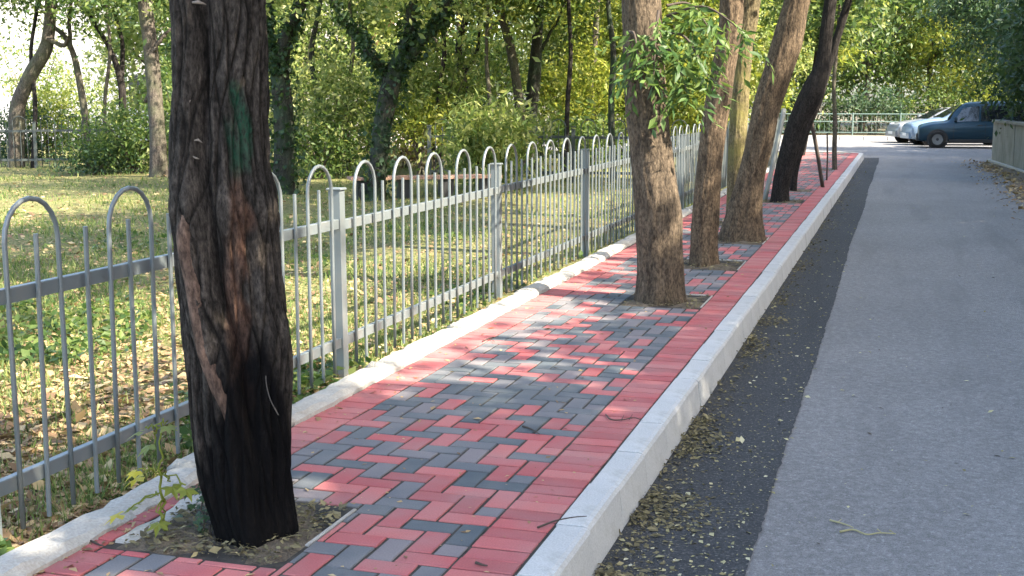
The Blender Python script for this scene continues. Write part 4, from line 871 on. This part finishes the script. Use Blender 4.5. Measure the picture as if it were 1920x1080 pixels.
# ------------------------------------------------------------------ parked cars
def car(label, loc, rz, st, colour_, seed, wheels=(1.32, -1.28), wr=.31, glass=None, bumper='plastic', side_win=None, group='cars parked side by side'):
    """st rows: x, z bottom, z belt, z top, half width, half width at top"""
    t = thing('parked_car', label, 'car', loc, rz, group); rng = np.random.default_rng(seed)
    paint = m_plain('car_paint', colour_, .32, .1, .4, .25, .05)
    S = spline(np.array(st), 60); n = 13; V = []
    for x, zb, zs, zt, w, wt in S:
        half = [(w * .86, zb), (w * .97, zb + .08), (w, zb + (zs - zb) * .5), (w * .985, zs - .05), (w * .955, zs), (wt, max(zt - .07, zs + .012)), (wt * .86, max(zt - .012, zs + .022))]
        ring = [(x, a, b) for a, b in half] + [(x, 0, max(zt, zs + .03))] + [(x, -a, b) for a, b in half[::-1]]
        V += ring
    k = 15; F = []
    for i in range(len(S) - 1): F += [(i * k + j, i * k + j + 1, (i + 1) * k + j + 1, (i + 1) * k + j) for j in range(k - 1)] + [(i * k + k - 1, i * k, (i + 1) * k, (i + 1) * k + k - 1)]
    F += [tuple(range(k))[::-1], tuple(range((len(S) - 1) * k, len(S) * k))]
    body = obj('body', mesh_pd('body', V, F, paint, True), t)
    def side(x, f, s, off=.008):                     # point on the glazed flank
        r = np.array([np.interp(x, S[::-1, 0], S[::-1, c]) for c in range(6)]); y0, z0, y1, z1 = r[4] * .955, r[2], r[5], max(r[3] - .07, r[2] + .012)
        return (x, s * (y0 + (y1 - y0) * f + off), z0 + (z1 - z0) * f)
    for s in (1, -1):
        for (xa, xb, xc, xd) in side_win:            # bottom front, bottom rear, top rear, top front
            P = [side(xa, .06, s), side((xa + xb) / 2, .06, s), side(xb, .06, s), side(xc, .86, s), side((xc + xd) / 2, .86, s), side(xd, .86, s)]
            o = obj('side_window', mesh_pd('side_window', P, [(0, 1, 4, 5), (1, 2, 3, 4)] if s < 0 else [(5, 4, 1, 0), (4, 3, 2, 1)], M['glass_car']), t)
        for wx in wheels:
            w0 = np.interp(wx, S[::-1, 0], S[::-1, 4]); th = np.linspace(0, 2 * np.pi, 25)[:-1]
            ar = [(wx + (wr + .06) * math.cos(a), s * (w0 + .004), wr + (wr + .06) * math.sin(a)) for a in th]
            obj('wheel_arch', mesh_pd('wheel_arch', ar, [tuple(range(24)) if s < 0 else tuple(range(24))[::-1]], M['plastic']), t)
            wh = bpy.data.objects.new('wheel', None); C.objects.link(wh); wh.parent = t; wh.location = (wx, s * (w0 - .06), wr)
            prof = [(wr * .62, -.09), (wr * .9, -.10), (wr, -.07), (wr, .07), (wr * .9, .10), (wr * .62, .09)]
            VV = [(a * math.cos(q), b, a * math.sin(q)) for q in th for a, b in prof]; FF = [(i * 6 + j, i * 6 + j + 1, ((i + 1) % 24) * 6 + j + 1, ((i + 1) % 24) * 6 + j) for i in range(24) for j in range(5)]
            obj('tyre', mesh_pd('tyre', VV, FF, M['rubber'], True), wh)
            VV = [(0, s * .06, 0)] + [((wr * .63 if i % 4 < 2 else wr * .58) * math.cos(q), s * .075, wr * .62 * math.sin(q)) for i, q in enumerate(th)]
            obj('rim', mesh_pd('rim', VV, [(0, 1 + i, 1 + (i + 1) % 24) for i in range(24)], M['alloy']), wh)
        # sill, door seam, handle, mirror
        w0 = np.interp(0, S[::-1, 0], S[::-1, 4]); zb = np.interp(0, S[::-1, 0], S[::-1, 1])
        obj('sill', MB().box((-.85, s * w0 * .985 - .02, zb - .02), (.92, s * w0 * .985 + .02, zb + .10), .01).mesh('sill', M['plastic']), t)
        for sx in (.78, -.28): obj('door_seam', MB().box((sx - .006, s * (w0 + .001) - .004, zb + .12), (sx + .006, s * (w0 + .001) + .004, np.interp(sx, S[::-1, 0], S[::-1, 2]) - .03)).mesh('door_seam', M['plastic']), t)
        obj('door_handle', MB().box((-.18, s * (w0 + .012) - .012, .80), (-.02, s * (w0 + .012) + .012, .835), .005).mesh('door_handle', M['plastic']), t)
        obj('mirror', MB().box((.68, s * (w0 + .10) - .08, .98), (.78, s * (w0 + .10) + .08, 1.12), .02).mesh('mirror', paint), t)
        xf = S[0, 0]; obj('headlight', MB().tube([(xf - .36, s * .60, .70), (xf - .10, s * .56, .70)], [.11, .10], 10).mesh('headlight', M['lamp'], True), t)
        xr = S[-1, 0]; obj('tail_light', MB().box((xr - .02, s * .66 - .06, .75), (xr + .05, s * .66 + .06, 1.1), .01).mesh('tail_light', M['lamp_red']), t)
    g0, g1 = glass                                   # windscreen foot and head (x)
    def top(x, s, f=.9):
        r = np.array([np.interp(x, S[::-1, 0], S[::-1, c]) for c in range(6)]); return (x + .01, s * r[5] * f, max(r[3] - .012, r[2] + .022) + .014)
    rows = [(g0 + (g1 - g0) * k / 4) for k in range(5)]
    P = [top(x, s) for x in rows for s in (-1, -.4, .4, 1)]
    obj('windscreen', mesh_pd('windscreen', P, [(r * 4 + c, r * 4 + c + 1, r * 4 + 5 + c, r * 4 + 4 + c) for r in range(4) for c in range(3)], M['glass_car'], True), t)
    xf, w = S[0, 0], S[0, 4]; obj('front_bumper', MB().box((xf - .16, -w * .97, .26), (xf + .05, w * .97, .50), .03).mesh('front_bumper', M[bumper] if bumper in M else paint), t)
    obj('number_plate', MB().box((xf + .051, -.26, .36), (xf + .06, .26, .47)).mesh('number_plate', M['plate']), t)
    xr = S[-1, 0]; obj('rear_bumper', MB().box((xr - .05, -w * .97, .28), (xr + .14, w * .97, .52), .03).mesh('rear_bumper', M[bumper] if bumper in M else paint), t)
    return t
VAN = [(2.0, .34, .60, .68, .66, .60), (1.93, .25, .74, .82, .77, .68), (1.5, .23, .85, .93, .83, .72), (1.0, .22, .90, 1.00, .845, .72), (.78, .22, .91, 1.33, .85, .70), (.50, .22, .92, 1.57, .85, .68), (.1, .22, .92, 1.65, .85, .67), (-1.2, .22, .92, 1.67, .85, .67), (-1.85, .24, .92, 1.62, .84, .65), (-2.0, .30, .90, 1.42, .80, .62)]
SED = [(2.15, .34, .60, .66, .66, .58), (2.02, .24, .70, .77, .80, .66), (1.4, .20, .83, .90, .84, .70), (.95, .19, .90, .97, .85, .70), (.40, .19, .92, 1.27, .85, .62), (.0, .19, .92, 1.41, .85, .60), (-.7, .19, .92, 1.42, .85, .60), (-1.3, .20, .92, 1.24, .84, .60), (-1.75, .22, .91, .99, .83, .68), (-2.1, .28, .86, .93, .79, .64), (-2.2, .36, .75, .82, .70, .60)]
car('dark blue van-like car, nearest of the three parked cars', (2.62, 48.7, ROAD_Z), math.pi, VAN, (.007, .036, .062), 1, side_win=[(.80, -.05, -.05, .50), (-.12, -1.1, -1.1, -.12), (-1.2, -1.8, -1.78, -1.2)], glass=(.97, .54))
car('light blue car parked between the dark blue one and the silver one', (2.30, 51.6, ROAD_Z), math.pi + R(14), [(a, b, c * 1.04, d * 1.09, e, f_) for a, b, c, d, e, f_ in SED], (.16, .23, .32), 2, wheels=(1.40, -1.30), side_win=[(.62, -.12, -.12, .20), (-.2, -1.2, -1.0, -.2)], glass=(.93, .05), bumper='none')
car('silver saloon car, farthest of the three parked cars', (1.72, 54.3, ROAD_Z), math.pi + R(18), SED, (.20, .215, .23), 3, wheels=(1.40, -1.30), side_win=[(.62, -.12, -.12, .20), (-.2, -1.2, -1.0, -.2)], glass=(.93, .05), bumper='none')
